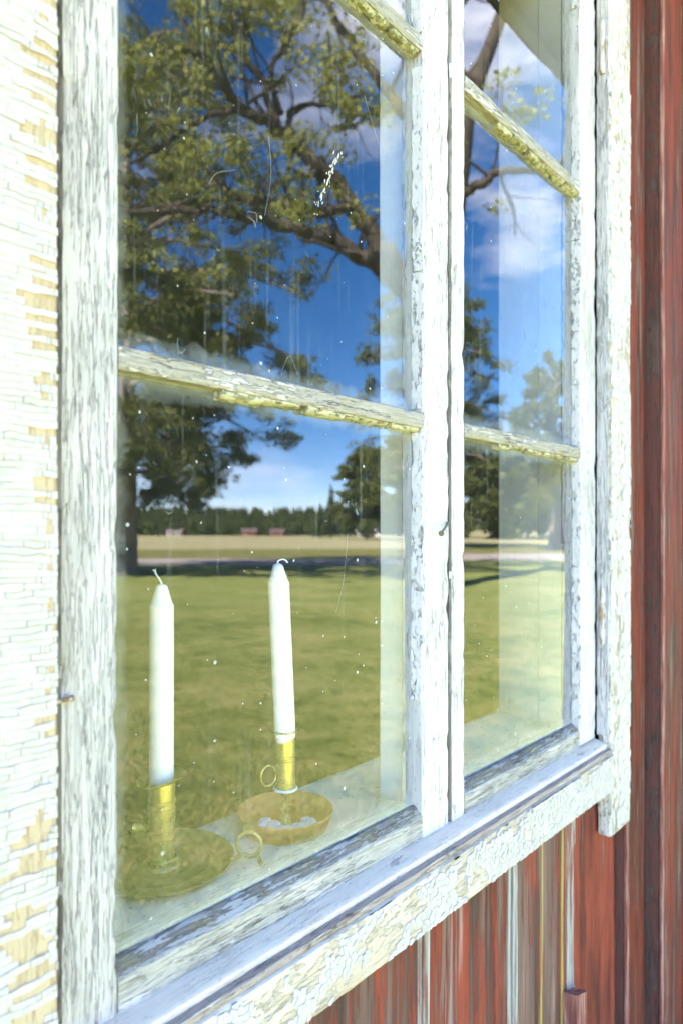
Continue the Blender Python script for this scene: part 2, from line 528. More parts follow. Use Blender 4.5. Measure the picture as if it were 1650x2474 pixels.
def glass(name, r0, off, wave, dust):
    m = M(name)
    m.t.nodes.remove(m.b)
    lw = m.n('LayerWeight')
    lw.inputs[0].default_value = 0.5
    wv = m.noise((5, 5, 3.2), 2, 0.4, off=off)
    bp = m.n('Bump')
    bp.inputs['Strength'].default_value = 1.0
    bp.inputs['Distance'].default_value = wave
    m.l(wv, bp.inputs['Height'])
    f5 = m.math('POWER', lw.outputs['Facing'], 4.4)
    fr = m.math('MULTIPLY_ADD', f5, 1.0 - r0, r0)
    gl = m.n('BsdfGlossy')
    gl.inputs['Roughness'].default_value = 0.0
    gl.inputs['Color'].default_value = (0.97, 0.98, 1.0, 1)
    m.l(bp.outputs[0], gl.inputs['Normal'])
    tr = m.n('BsdfTransparent')
    tr.inputs['Color'].default_value = (0.97, 0.985, 0.975, 1)
    mix = m.n('MixShader')
    m.l(fr, mix.inputs[0])
    m.l(tr.outputs[0], mix.inputs[1])
    m.l(gl.outputs[0], mix.inputs[2])
    # dust: fine veil, specks, streaks, scum along the edges of the pane
    sep = m.n('SeparateXYZ')
    m.l(m.co.outputs['Generated'], sep.inputs[0])
    ex = m.math('ABSOLUTE', m.math('SUBTRACT', sep.outputs[0], 0.5))
    ez = m.math('ABSOLUTE', m.math('SUBTRACT', sep.outputs[2], 0.5))
    edge = m.math('MAXIMUM', ex, ez)
    en = m.noise((40, 40, 40), 6, 0.7, off=off)
    eg = m.math('MULTIPLY', m.ramp(m.math('ADD', edge, m.math('MULTIPLY', m.math('SUBTRACT', en, 0.5), 0.07)), [(0.452, 0.0), (0.50, 1.0)]), 0.30)
    veil = m.math('MULTIPLY', m.ramp(m.noise((10, 10, 6), 7, 0.65, off=off), [(0.35, 0.2), (0.75, 1.0)]), dust)
    fine = m.math('MULTIPLY', m.ramp(m.noise(900, 3, 0.7, off=off), [(0.56, 0.0), (0.72, 1.0)]), 0.13)
    fine = m.math('MULTIPLY', fine, m.ramp(m.noise((13, 13, 9), 4, 0.6, off=(off[0] + 4, 2, 1)), [(0.38, 0.1), (0.62, 1.0)]))
    vd = m.voro(105, off=off)
    vc = m.voro(105, off=off, out=1)
    sv = m.n('SeparateColor')
    m.l(vc, sv.inputs[0])
    rad = m.math('MULTIPLY', m.ramp(sv.outputs[0], [(0.86, 0.0), (1.0, 1.0)]), 0.17)
    spk = m.math('MULTIPLY', m.math('LESS_THAN', vd, rad), 0.5)
    # thin curved threads and scratches: iso-lines of a warped noise, only in places
    ln = m.noise((20, 20, 11), 2, 0.5, off=(off[0] + 2, 5, 3), dist=1.2)
    th = m.math('LESS_THAN', m.math('ABSOLUTE', m.math('SUBTRACT', ln, 0.5)), 0.0028)
    gate = m.ramp(m.noise((28, 28, 24), 3, 0.6, off=(off[0] + 7, 5, 3)), [(0.60, 0.0), (0.66, 0.3)])
    thr = m.math('MULTIPLY', th, gate)
    # short vertical rain streaks
    st = m.math('MULTIPLY', m.ramp(m.noise((150, 150, 5), 4, 0.6, off=off), [(0.58, 0.0), (0.78, 1.0)]), 0.09)
    tot = m.math('MAXIMUM', m.math('ADD', m.math('ADD', veil, fine), m.math('ADD', eg, st)), m.math('MAXIMUM', spk, thr))
    tot = m.math('MINIMUM', tot, 0.9)
    df = m.n('BsdfDiffuse')
    df.inputs['Color'].default_value = (0.74, 0.76, 0.74, 1)
    mx2 = m.n('MixShader')
    m.l(tot, mx2.inputs[0])
    m.l(mix.outputs[0], mx2.inputs[1])
    m.l(df.outputs[0], mx2.inputs[2])
    m.l(mx2.outputs[0], m.out.inputs['Surface'])
    return m.m


def glass_back(name, r0):
    m = M(name)
    m.t.nodes.remove(m.b)
    tr = m.n('BsdfTransparent')
    m.l(tr.outputs[0], m.out.inputs['Surface'])
    return m.m


GL['a'] = glass('old window glass', 0.106, (0, 0, 0), 0.00036, 0.012)
GL['b'] = glass('wavy window glass', 0.082, (3, 1, 2), 0.00055, 0.011)
GL['back'] = glass_back('inner face of glass', 0.1)

# ------------------------------------------------------------------ the ground
# reflected sight line: the panes show what stands in front of the house
AX = Vector((0.7455, -0.6665, 0))
RT = Vector((0.6665, 0.7455, 0))


def P(depth, lat, z=0.0):
    v = Vector((0, 0.43, 0)) + AX * depth + RT * lat
    return Vector((v.x, v.y, z))


def PX(px, py, d):
    return P(d, (px - 825) / 1650 * d, ZC + (1285 - py) / 1650 * d)


mm = M('far field')
n1 = mm.noise((0.02, 0.02, 1), 4)
n2 = mm.noise((0.6, 0.6, 1), 6, 0.65)
cc = mm.mix(n2, mm.ramp(n1, [(0.4, (0.33, 0.29, 0.16)), (0.6, (0.42, 0.37, 0.22))]), (0.30, 0.28, 0.14))
MAT['field'] = mm.base(cc, 0.95, 0.05)

mm = M('lawn')
n1 = mm.noise((0.55, 0.55, 1), 6, 0.65)
n2 = mm.noise((3.2, 3.2, 1), 6, 0.72)
n3 = mm.noise((40, 40, 1), 5, 0.75)
n4 = mm.noise((11, 11, 1), 5, 0.7)
cc = mm.ramp(mm.math('ADD', mm.math('MULTIPLY', n1, 0.30), mm.math('ADD', mm.math('MULTIPLY', n2, 0.40), mm.math('MULTIPLY', n4, 0.30))),
             [(0.40, (0.11, 0.145, 0.034)), (0.47, (0.195, 0.23, 0.060)), (0.53, (0.265, 0.275, 0.088)), (0.61, (0.36, 0.335, 0.145))])
cc = mm.mix(mm.ramp(n3, [(0.35, 0.25), (0.6, 0.0)]), cc, (0.09, 0.10, 0.03))
mm.bump(mm.math('ADD', n3, n2), 0.5, 0.02)
MAT['lawn'] = mm.base(cc, 0.95, 0.05)
mm = M('meadow verge')
n2 = mm.noise((1.6, 1.6, 1), 6, 0.7)
MAT['verge'] = mm.base(mm.ramp(n2, [(0.35, (0.13, 0.14, 0.035)), (0.6, (0.21, 0.19, 0.07))]), 0.95, 0.05)
mm = M('gravel')
n2 = mm.noise((3, 3, 1), 6, 0.7)
MAT['gravel'] = mm.base(mm.ramp(n2, [(0.35, (0.30, 0.25, 0.23)), (0.65, (0.42, 0.36, 0.33))]), 0.95, 0.05)
mm = M('hill ground')
MAT['hill'] = mm.base(mm.ramp(mm.noise(0.05, 4), [(0.3, (0.04, 0.05, 0.02)), (0.7, (0.07, 0.08, 0.03))]), 0.95, 0.05)


def sheet(name, d0, d1, l0, l1, z, m, nd=1, nl=1, wob=0.0):
    V, F = [], []
    for i in range(nd + 1):
        for j in range(nl + 1):
            d = d0 + (d1 - d0) * i / nd
            la = l0 + (l1 - l0) * j / nl
            if wob and i in (0, nd):
                d += wob * (mn.noise(Vector((la * 0.21, i * 3.1, 0.3))) + 0.5 * mn.noise(Vector((la * 0.9, i * 5.1, 0.3))))
            V.append(P(d, la, z))
    for i in range(nd):
        for j in range(nl):
            a = i * (nl + 1) + j
            F.append((a, a + nl + 1, a + nl + 2, a + 1))
    me = mesh(V, F)
    if me.polygons[0].normal.z < 0:
        me.flip_normals()
    o = link(name, me, m)
    return tag(o, kind='structure')


me = mesh([(-1800, -1800, 0), (1800, -1800, 0), (1800, 1800, 0), (-1800, 1800, 0)], [(0, 1, 2, 3)])
tag(link('ground', me, MAT['field']), kind='structure')
sheet('lawn', -14, 31.5, -40, 60, 0.006, MAT['lawn'], 1, 60, 0.5)
sheet('gravel_road', 30.6, 38.5, -80, 110, 0.012, MAT['gravel'], 1, 120, 0.6)
sheet('verge', 38.0, 58, -90, 120, 0.018, MAT['verge'], 1, 90, 1.2)
# wooded rise at the back
V, F = [], []
nl = 60
for i in range(7):
    for j in range(nl + 1):
        d = 300 + i * 45
        la = -260 + 640 * j / nl
        z = 0 if i == 0 else (1 - (1 - i / 6) ** 2) * (12.5 + 3.5 * mn.noise(Vector((la * 0.006, 1.2, i * .1))))
        V.append(P(d, la, z + 0.02))
for i in range(6):
    for j in range(nl):
        a = i * (nl + 1) + j
        F.append((a, a + nl + 1, a + nl + 2, a + 1))
tag(link('hill', mesh(V, F, 60), MAT['hill']), kind='structure')

# ------------------------------------------------------------------ the cottage
cottage = tag(empty('cottage', (0.63, 0.0, 0)), 'red timber cottage with a peeling white two-leaf window', 'house')
XL, XR = -3.6, 1.352                      # wall runs left past the camera and ends at the right corner
GY = 0.0                                  # glass plane
# window opening
OX0, OX1, OZ0, OZ1 = 0.186, 1.075, ZC - 0.385, ZC + 0.955
ZT = ZC + 1.40                            # soffit height
rng = random.Random(4)


def plank_prof(x0, x1, y0, y1, r=0.006):
    return [(x0 + 0.0008, y1), (x0 + 0.0008, y0 + r), (x0 + r * 0.4, y0 + r * 0.35), (x0 + r * 1.3, y0), (x1 - r * 1.3, y0),
            (x1 - r * 0.4, y0 + r * 0.35), (x1 - 0.0008, y0 + r), (x1 - 0.0008, y1)]


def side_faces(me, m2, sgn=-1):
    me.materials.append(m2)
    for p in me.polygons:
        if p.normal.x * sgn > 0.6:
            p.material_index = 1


joints = [1.160, 0.979, 0.795, 0.597, 0.412, 0.226, 0.04]
x = 0.04
while x > XL:
    x -= 0.19
    joints.append(x)
joints = sorted(joints)
pm = ['red_a', 'red_b', 'red_c', 'red_b']
for i in range(len(joints) - 1):
    a, b = joints[i], joints[i + 1]
    m = MAT[{0.597: 'red_a', 0.795: 'red_b', 0.979: 'red_c', 0.412: 'red_b', 0.226: 'red_a'}.get(round(a, 3), pm[i % 4])]
    y0 = -0.0095 - rng.random() * 0.003
    spans = [(0.42, ZT)]
    if b > OX0 and a < OX1:
        spans = [(0.42, ZC - 0.395), (ZC + 1.0, ZT)]
    near = 0.2 < a < 1.2
    for (z0, z1) in spans:
        me = extr(plank_prof(a + 0.001, b - 0.001, y0, 0.012), 'z', z0, z1, 0.02 if near else 0.2, 0.0012, i, 0.014 if near else 0.1)
        o = link('plank', me, m, cottage)
        if z0 < 1 and near and a > 0.3:
            # bleached, worn rounded edge beside the joint
            for s, wd in ((0, 0.012), (1, 0.015 if a > 0.7 else 0.008)):
                if a in (0.979,) and s == 1: continue
                e0, e1 = (a + 0.0022, a + 0.002 + wd) if s == 0 else (b - 0.002 - wd, b - 0.0022)
                top = z1 - (0.005 + 0.02 * rng.random())
                em = extr(rect(e0, e1, y0 - 0.0009, y0 + 0.004, 0.0006), 'z', z0, top, 0.02, 0.0010, i * 3 + s, 0.006)
                tag(link('worn_edge', em, MAT['bleached'], o))
# corner: stepped boards
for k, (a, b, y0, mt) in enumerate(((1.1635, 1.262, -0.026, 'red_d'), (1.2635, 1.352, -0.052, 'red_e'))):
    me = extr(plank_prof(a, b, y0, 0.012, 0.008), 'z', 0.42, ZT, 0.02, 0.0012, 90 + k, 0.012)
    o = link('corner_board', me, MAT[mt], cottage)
    side_faces(me, MAT['red_side'])  # left-facing sides take a darker red brown than the fronts
    for e0, e1 in ((a - 0.0005, a + 0.010),):
        em = extr(rect(e0, e1, y0 - 0.0008, y0 + 0.004, 0.0008), 'z', 0.42, ZT - 0.01, 0.02, 0.0012, 70 + k, 0.006)
        link('worn_edge', em, MAT['red_worn'], o)
for k, (a, b, y0) in enumerate(((1.3535, 1.54, -0.010), (1.541, 1.73, -0.011), (1.731, 1.92, -0.010), (1.921, 2.11, -0.010), (2.111, 2.30, -0.010))):
    link('plank', extr(plank_prof(a, b, y0, 0.012, 0.004), 'z', 0.42, ZT, 0.05, 0.001, 96, 0.02), MAT['red_d'], cottage)
# short cut-off batten leaning on the wall below the window
bm = extr([(0.948, -0.011), (0.948, -0.030), (0.951, -0.033), (0.980, -0.033), (0.983, -0.030), (0.983, -0.011)], 'z', 0.42, ZC - 0.668, 0.01, 0.001, 33, 0.006)
for v in bm.vertices:
    if v.co.z > ZC - 0.676:
        v.co.z += -(v.co.x - 0.9655) * 0.30 - (v.co.y + 0.022) * 0.2
link('batten', bm, MAT['red_worn'], cottage)

# timber core of the wall round the opening, room behind
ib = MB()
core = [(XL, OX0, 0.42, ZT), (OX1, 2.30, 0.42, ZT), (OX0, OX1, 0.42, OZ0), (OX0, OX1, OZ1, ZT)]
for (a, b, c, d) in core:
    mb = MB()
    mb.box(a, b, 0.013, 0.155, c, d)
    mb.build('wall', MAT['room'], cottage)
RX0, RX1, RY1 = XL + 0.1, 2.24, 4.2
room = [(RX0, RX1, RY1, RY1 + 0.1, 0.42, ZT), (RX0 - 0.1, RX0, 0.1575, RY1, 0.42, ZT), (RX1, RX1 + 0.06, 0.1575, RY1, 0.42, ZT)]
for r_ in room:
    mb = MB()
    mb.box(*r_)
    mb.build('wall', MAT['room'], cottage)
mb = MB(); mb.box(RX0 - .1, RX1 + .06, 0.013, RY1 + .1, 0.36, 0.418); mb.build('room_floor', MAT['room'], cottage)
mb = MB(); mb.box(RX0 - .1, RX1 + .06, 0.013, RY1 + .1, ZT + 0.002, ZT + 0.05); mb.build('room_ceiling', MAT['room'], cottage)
# foundation, soffit, fascia, roof
mm = M('foundation stone')
ng = mm.noise(14, 6, 0.65)
mm.bump(ng, 0.8, 0.02)
MAT['stone'] = mm.base(mm.ramp(ng, [(0.3, (0.22, 0.21, 0.20)), (0.7, (0.40, 0.38, 0.36))]), 0.9, 0.2)
xx = XL
while xx < 2.25:
    wd = 0.45 + rng.random() * 0.4
    x1 = min(xx + wd, 2.33)
    mb = MB()
    h = 0.005 * rng.random()
    mb.box(xx + 0.006, x1 - 0.006, -0.03 - 0.02 * rng.random(), 0.3, -0.3, 0.355 + h)
    mb.build('foundation_stone', MAT['stone'], cottage)
    xx = x1
mm = M('weathered soffit')
ng = mm.noise((3, 40, 40), 7, 0.7)
n2 = mm.noise(5, 4, 0.6)
MAT['soffit'] = mm.base(mm.mix(mm.ramp(n2, [(0.4, 0.0), (0.65, 0.8)]), mm.ramp(ng, [(0.35, (0.08, 0.08, 0.09)), (0.6, (0.19, 0.19, 0.21))]), (0.045, 0.045, 0.05)), 0.85, 0.2)
mm = M('roof tiles')
ng = mm.noise(8, 5)
MAT['roof'] = mm.base(mm.ramp(ng, [(0.35, (0.16, 0.06, 0.04)), (0.65, (0.27, 0.10, 0.06))]), 0.85, 0.2)
for k in range(3):
    mb = MB()
    mb.box(XL - 0.3, 4.2, -0.455 + k * 0.15, -0.305 + k * 0.15 - 0.005 - (0.012 if k == 2 else 0), ZC + 1.43, ZC + 1.455)
    mb.build('soffit_board', MAT['soffit'], cottage)
mb = MB(); mb.box(XL - .3, 4.2, -0.485, -0.458, ZC + 1.41, ZC + 1.58); mb.build('fascia', MAT['soffit'], cottage)
for s in (0, 1):
    mb = MB()
    y0, y1, z0, z1 = (-0.56, 2.15, ZC + 1.59, ZC + 3.2) if s == 0 else (4.86, 2.15, ZC + 1.59, ZC + 3.2)
    mb.add([(XL - .4, y0, z0), (4.3, y0, z0), (4.3, y1, z1), (XL - .4, y1, z1), (XL - .4, y0, z0 - .08), (4.3, y0, z0 - .08), (4.3, y1, z1 - .08), (XL - .4, y1, z1 - .08)],
           [(0, 1, 2, 3), (4, 7, 6, 5), (0, 4, 5, 1), (1, 5, 6, 2), (2, 6, 7, 3), (3, 7, 4, 0)])
    mb.build('roof', MAT['roof'], cottage)

# ---- window frame in the wall
zb, zt = ZC - 0.375, ZC + 0.94
link('jamb', extr(rect(0.1855, 0.1975, 0.004, 0.06), 'z', zb, zt, 0.02, 0.0006, 1), MAT['jamb'], cottage)
link('jamb', extr(rect(1.0685, 1.0745, 0.004, 0.06), 'z', zb, zt, 0.02, 0.0006, 2), MAT['jamb'], cottage)
link('head', extr(rect(-0.012, 0.06, zt, zt + 0.012), 'x', 0.19, 1.07, 0.03, 0.0005, 3), MAT['jamb'], cottage)
link('mullion_post', extr(rect(0.622, 0.648, 0.026, 0.070, 0.004), 'z', ZC - 0.309, zt, 0.02, 0.0006, 4), MAT['inner'], cottage)

sill = link('window_sill', extr([(0.06, ZC - 0.333), (0.012, ZC - 0.333), (-0.036, ZC - 0.3365), (-0.0375, ZC - 0.3385), (-0.0375, ZC - 0.3415), (0.06, ZC - 0.3415)],
                                'x', 0.1925, 1.0690, 0.006, 0.0006, 5, 0.006), MAT['sill'], cottage)
link('drip_moulding', extr([(-0.0085, ZC - 0.3245), (-0.0125, ZC - 0.3248), (-0.0275, ZC - 0.3290), (-0.0295, ZC - 0.3305), (-0.0292, ZC - 0.3368), (-0.0085, ZC - 0.3368)],
                           'x', 0.200, 1.066, 0.006, 0.0006, 6, 0.005, chip=0.001), MAT['drip'], cottage)
apron = link('apron_board', extr([(-0.012, ZC - 0.342), (-0.0345, ZC - 0.342), (-0.0385, ZC - 0.3445), (-0.0390, ZC - 0.398), (-0.036, ZC - 0.4015), (-0.012, ZC - 0.402)],
                                 'x', 0.1925, 1.0685, 0.006, 0.0007, 7, 0.005, chip=0.002), MAT['apron'], cottage)

CY = -0.034
cas_l = link('casing_board', extr(rect(0.104, 0.1905, CY, -0.013, 0.002), 'z', ZC - 0.475, ZC + 1.03, 0.008, 0.0004, 8, 0.006), MAT['casing'], cottage)
cas_r = link('casing_board', extr(rect(1.0700, 1.157, CY, -0.013, 0.002), 'z', ZC - 0.475, ZC + 1.03, 0.008, 0.0007, 9, 0.006, chip=0.002), MAT['casing_r'], cottage)
tag(cas_l, 'casing board with rows of cracked white paint over tan wood')
tag(cas_r, 'casing board with specked dirty white paint and cut-off foot')
link('casing_board', extr(rect(-0.034, -0.013, ZC + 0.957, ZC + 1.03, 0.002), 'x', 0.1915, 1.0690, 0.02, 0.0006, 10, 0.02), MAT['casing_r'], cottage)

# ---- flaking paint, real chips of paint standing off the wood
def chip(mb, poly, place, th, rnd):
    """poly: 2-D points; place(u,v,h) -> world"""
    n = len(poly)
    cu = sum(p[0] for p in poly) / n
    cv = sum(p[1] for p in poly) / n
    curl = rnd.random() ** 3 * 0.0009
    tu, tv = rnd.uniform(-1, 1) * 0.05, rnd.uniform(-1, 1) * 0.05
    top, bot = [], []
    for (u, v) in poly:
        h = th + curl + (u - cu) * tu + (v - cv) * tv
        top.append(place(u, v, h))
        bot.append(place(u, v, -0.0004))
    mid = place(cu, cv, th)
    vs = top + bot + [mid]
    fs = [(i, (i + 1) % n, 2 * n) for i in range(n)] + [(i, n + i, n + (i + 1) % n, (i + 1) % n) for i in range(n)]
    mb.add(vs, fs)


rf = random.Random(11)
mb = MB()
zlo, zhi = ZC - 0.46, ZC + 0.62


def rowz(k, u):
    return zlo + k * 0.0041 + 0.0013 * mn.noise(Vector((u * 45, k * 0.22, 1.7))) + 0.0012 * mn.noise(Vector((u * 170, k * 0.9, 4.7)))


k = 0
fx0, fx1 = 0.1045, 0.1899
while zlo + k * 0.0041 < zhi:
    span = 1
    u = fx0 + rf.random() * 0.004
    while u < fx1:
        zc_ = zlo + k * 0.0041
        wd = rf.uniform(0.007, 0.034) if u < 0.176 else rf.uniform(0.0015, 0.005)
        e = min(u + wd, fx1 + rf.uniform(-0.0003, 0.0003))
        if e - u < 0.0012: break
        cu = (u + e) / 2
        zr = zc_ - ZC
        # bare streak wandering down the board near its inner edge
        low = min(1, max(0, (-0.15 - zr) / 0.06))
        hi_ = min(1, max(0, (zr - 0.05) / 0.1))
        c0 = 0.1855 - 0.015 * low - 0.0045 * hi_ + 0.0035 * mn.noise(Vector((0.3, zr * 7, 2)))
        wd0 = 0.0001 + 0.0016 * max(-0.2, mn.noise(Vector((5.3, zr * 9, 2))) + 0.2) + 0.0034 * low + 0.0007 * hi_
        bare = abs(cu - c0) < wd0 + (e - u) * 0.12
        bare = bare or mn.noise(Vector((cu * 60, zr * 16, 9.1))) > 0.62
        if cu > 0.180 and rf.random() < 0.10: bare = True
        if bare and rf.random() < 0.34: bare = False
        if not bare:
            g = 0.00007 + 0.00022 * rf.random() ** 2
            pts = []
            m_ = max(2, int((e - u) / 0.003))
            for j in range(m_ + 1):
                uu = u + g + (e - u - 2 * g) * j / m_
                pts.append((uu + rf.uniform(-1, 1) * 0.00018, rowz(k, uu) + g))
            for j in range(m_, -1, -1):
                uu = u + g + (e - u - 2 * g) * j / m_
                pts.append((uu + rf.uniform(-1, 1) * 0.00018, rowz(k + span, uu) - g))
            chip(mb, pts, lambda a, b, h: Vector((a, CY - h, b)), rf.uniform(0.0005, 0.0009), rf)
        u = e
    k += span
o = mb.build('paint_flakes', MAT['flake'], cas_l)
tag(o, kind='stuff')


def voronoi_chips(mb, u0, u1, v0, v1, su, sv, keep, place, rnd, gap=0.92, th=(0.0005, 0.0012)):
    nu, nv = int((u1 - u0) / su) + 1, int((v1 - v0) / sv) + 1
    pts = {}
    for i in range(-2, nu + 2):
        for j in range(-2, nv + 2):
            pts[i, j] = (u0 + (i + 0.5 + rnd.uniform(-.42, .42)) * su, v0 + (j + 0.5 + rnd.uniform(-.42, .42)) * sv)
    for i in range(nu):
        for j in range(nv):
            c = pts[i, j]
            if not keep(*c): continue
            poly = [(c[0] - su * 1.5, c[1] - sv * 1.5), (c[0] + su * 1.5, c[1] - sv * 1.5), (c[0] + su * 1.5, c[1] + sv * 1.5), (c[0] - su * 1.5, c[1] + sv * 1.5)]
            for di in range(-2, 3):
                for dj in range(-2, 3):
                    if (di, dj) == (0, 0): continue
                    q = pts.get((i + di, j + dj))
                    if not q: continue
                    nx, ny = q[0] - c[0], q[1] - c[1]
                    mid = ((q[0] ** 2 - c[0] ** 2) + (q[1] ** 2 - c[1] ** 2)) / 2
                    out = []
                    for a in range(len(poly)):
                        p_, q_ = poly[a], poly[(a + 1) % len(poly)]
                        dp = p_[0] * nx + p_[1] * ny - mid
                        dq = q_[0] * nx + q_[1] * ny - mid
                        if dp <= 0: out.append(p_)
                        if dp * dq < 0:
                            t = dp / (dp - dq)
                            out.append((p_[0] + (q_[0] - p_[0]) * t, p_[1] + (q_[1] - p_[1]) * t))
                    poly = out
                    if len(poly) < 3: break
                if len(poly) < 3: break
            if len(poly) < 3: continue
            fine = []
            for a in range(len(poly)):
                p_, q_ = poly[a], poly[(a + 1) % len(poly)]
                for t in (0.08, 0.36, 0.64, 0.92):
                    uu = p_[0] + (q_[0] - p_[0]) * t
                    vv = p_[1] + (q_[1] - p_[1]) * t
                    g = gap + rnd.uniform(-0.05, 0.03)
                    uu = c[0] + (uu - c[0]) * g
                    vv = c[1] + (vv - c[1]) * g
                    fine.append((min(max(uu, u0), u1), min(max(vv, v0), v1)))
            chip(mb, fine, place, rnd.uniform(*th), rnd)


mb = MB()
rf = random.Random(5)


def keep_apron(u, v):
    t = mn.noise(Vector((u * 22, v * 22, 3.3))) + 0.55 * mn.noise(Vector((u * 60, v * 60, 8.3)))
    zr = (v - (ZC - 0.4)) / 0.057
    t += 0.55 * (max(0, u - 0.55) / 0.3) - 0.30 * (zr > 0.86) + (0.25 if u < 0.34 else 0) - 0.02
    return t > 0.12


voronoi_chips(mb, 0.194, 1.0685, ZC - 0.399, ZC - 0.345, 0.0050, 0.0060, keep_apron, lambda a, b, h: Vector((a, -0.0388 - h, b)), rf, 0.965)
tag(mb.build('paint_flakes', MAT['flake'], apron), kind='stuff')

# flakes on the right casing
mb = MB()
rf = random.Random(8)
voronoi_chips(mb, 1.0705, 1.1565, ZC - 0.47, ZC + 0.72, 0.012, 0.017,
              lambda u, v: mn.noise(Vector((u * 35, v * 12, 6.3))) + 0.4 * mn.noise(Vector((u * 90, v * 40, 1.3))) > -0.06 - 0.1 * (v > ZC),
              lambda a, b, h: Vector((a, CY - h, b)), rf, 0.97, (0.0004, 0.0008))
tag(mb.build('paint_flakes', MAT['flake'], cas_r), kind='stuff')

# ---- casements
SY0, SY1 = -0.012, 0.018
BARS = (ZC + 0.110, ZC + 0.127), (ZC + 0.510, ZC + 0.527)
ZG0, ZG1 = ZC - 0.292, ZC + 0.905


def casement(x0, g0, g1, x1, ml, mr, gm, sd, label):
    c = empty('casement', (x0, 0, ZC - 0.326), cottage)
    c.matrix_parent_inverse = Matrix.Translation(-world_loc(cottage))
    c['label'] = label
    st = link('stile', extr(rect(x0, g0, SY0, SY1, 0.002), 'z', ZC - 0.3255, ZC + 0.935, 0.008, 0.0007, sd, 0.005, chip=0.003), ml, c)
    side_faces(st.data, MAT['jamb'])  # left face coloured dark, painting the shade of the gap beside the stile
    link('stile', extr(rect(g1, x1, SY0, SY1, 0.002), 'z', ZC - 0.3225 if sd == 20 else ZC - 0.3245, ZC + 0.935, 0.008, 0.0007, sd + 1, 0.005, chip=0.003), mr, c)
    # bottom rail: weathered face and the rotten putty bevel on its shoulder
    link('rail', extr([(SY1, ZC - 0.2915), (0.0035, ZC - 0.2915), (0.0030, ZC - 0.297), (-0.0105, ZC - 0.3015), (SY0 + 0.0005, ZC - 0.303), (SY0 + 0.0005, ZC - 0.3255), (SY1, ZC - 0.3255)],
                      'x', g0 + 0.0005, g1 - 0.0005, 0.006, 0.0007, sd + 2, 0.004, chip=0.001), MAT['rail'], c)
    link('putty', extr([(0.0010, ZC - 0.2915), (-0.0014, ZC - 0.2918), (-0.0085, ZC - 0.2985), (-0.0100, ZC - 0.3010), (0.0010, ZC - 0.2990)],
                       'x', g0 + 0.0004, g1 - 0.0004, 0.004, 0.0010, sd + 3, 0.003, chip=0.0025), MAT['rail_top'], c)
    link('rail', extr(rect(SY0, SY1, ZG1, ZC + 0.935, 0.002), 'x', g0 + 0.0005, g1 - 0.0005, 0.02, 0.0005, sd + 4, 0.01), mr, c)
    for k, (za, zb_) in enumerate(BARS):
        link('glazing_bar', extr([(0.016, za + 0.003), (0.0022, za + 0.001), (0.0022, za + 0.0005), (SY0 + 0.0012, za), (SY0, za + 0.0018), (SY0, zb_ - 0.0016), (SY0 + 0.003, zb_), (0.016, zb_)],
                             'x', g0 + 0.0006, g1 - 0.0006, 0.004, 0.0007, sd + 5 + k, 0.003, chip=0.002), MAT['bar'], c)
        # broken strips of putty still clinging below the bar
        rp_ = random.Random(sd * 7 + k)
        L = g1 - g0
        for (f0, f1, hgt) in ((0.25, 0.37, 0.0060), (0.371, 0.50, 0.0034), (0.51, 0.66, 0.0058), (0.661, 0.84, 0.0050), (0.86, 0.985, 0.0046)):
            f0 += rp_.uniform(-.015, .01); f1 += rp_.uniform(-.01, .006)
            link('putty', extr([(0.0006, za + 0.0012), (SY0 + 0.0025, za + 0.0012), (SY0 + 0.0020, za - hgt * 0.35), (SY0 + 0.0045, za - hgt * 0.8), (0.0006, za - hgt)],
                               'x', g0 + L * f0, g0 + L * f1, 0.003, 0.0011, sd + 50 + int(f0 * 100), 0.0025, chip=0.003), MAT['putty'], c)
    # putty down the side of each pane, on the right-hand stile, broken in places
    zs = [ZG0 + 0.005]
    for za, zb_ in BARS:
        zs += [za - 0.004, zb_ + 0.004]
    zs.append(ZG1)
    rp_ = random.Random(sd * 3)
    for a in range(0, 6, 2):
        z = zs[a]
        while z < zs[a + 1] - 0.01:
            ln_ = rp_.uniform(0.05, 0.22)
            e = min(z + ln_, zs[a + 1])
            if rp_.random() < 0.80:
                pr = rp_.uniform(0.0030, 0.0050)
                link('putty', extr([(g1 + 0.0012, SY0 - 0.0004), (g1 + 0.0012, 0.0002), (g1 - pr, 0.0002), (g1 - pr * 0.9, -0.0015), (g1 - 0.0008, SY0 + 0.0006)],
                                   'z', z, e, 0.003, 0.0010, sd + int(z * 100), 0.0022, chip=0.005), MAT['putty_white'], c)
            z = e + rp_.uniform(0.0002, 0.002)
    # panes
    rng_ = [(ZG0, BARS[0][0] + 0.004), (BARS[0][1] - 0.004, BARS[1][0] + 0.004), (BARS[1][1] - 0.004, ZG1 + 0.004)]
    for k, (za, zb_) in enumerate(rng_):
        me = mesh([(g0 - 0.003, 0.0005, za), (g1 + 0.003, 0.0005, za), (g1 + 0.003, 0.0005, zb_), (g0 - 0.003, 0.0005, zb_),
                   (g0 - 0.003, 0.0030, za), (g1 + 0.003, 0.0030, za), (g1 + 0.003, 0.0030, zb_), (g0 - 0.003, 0.0030, zb_)],
                  [(0, 1, 2, 3), (7, 6, 5, 4), (0, 4, 5, 1), (1, 5, 6, 2), (2, 6, 7, 3), (3, 7, 4, 0)])
        me.materials.append(gm)
        me.materials.append(GL['back'])
        me.polygons.foreach_set('material_index', [0, 1, 1, 1, 1, 1])
        o = link('pane', me, None, c)
        if sd == 20:
            # old panes never sit quite true in the sash
            tilt = (0.45, 0.2, 0.15)[k]
            zc_ = (za + zb_) / 2
            rot = Matrix.Rotation(R(tilt), 4, 'X')
            for v in me.vertices:
                v.co = rot @ (v.co - Vector((0, 0.0018, zc_))) + Vector((0, 0.0018, zc_))
    return c


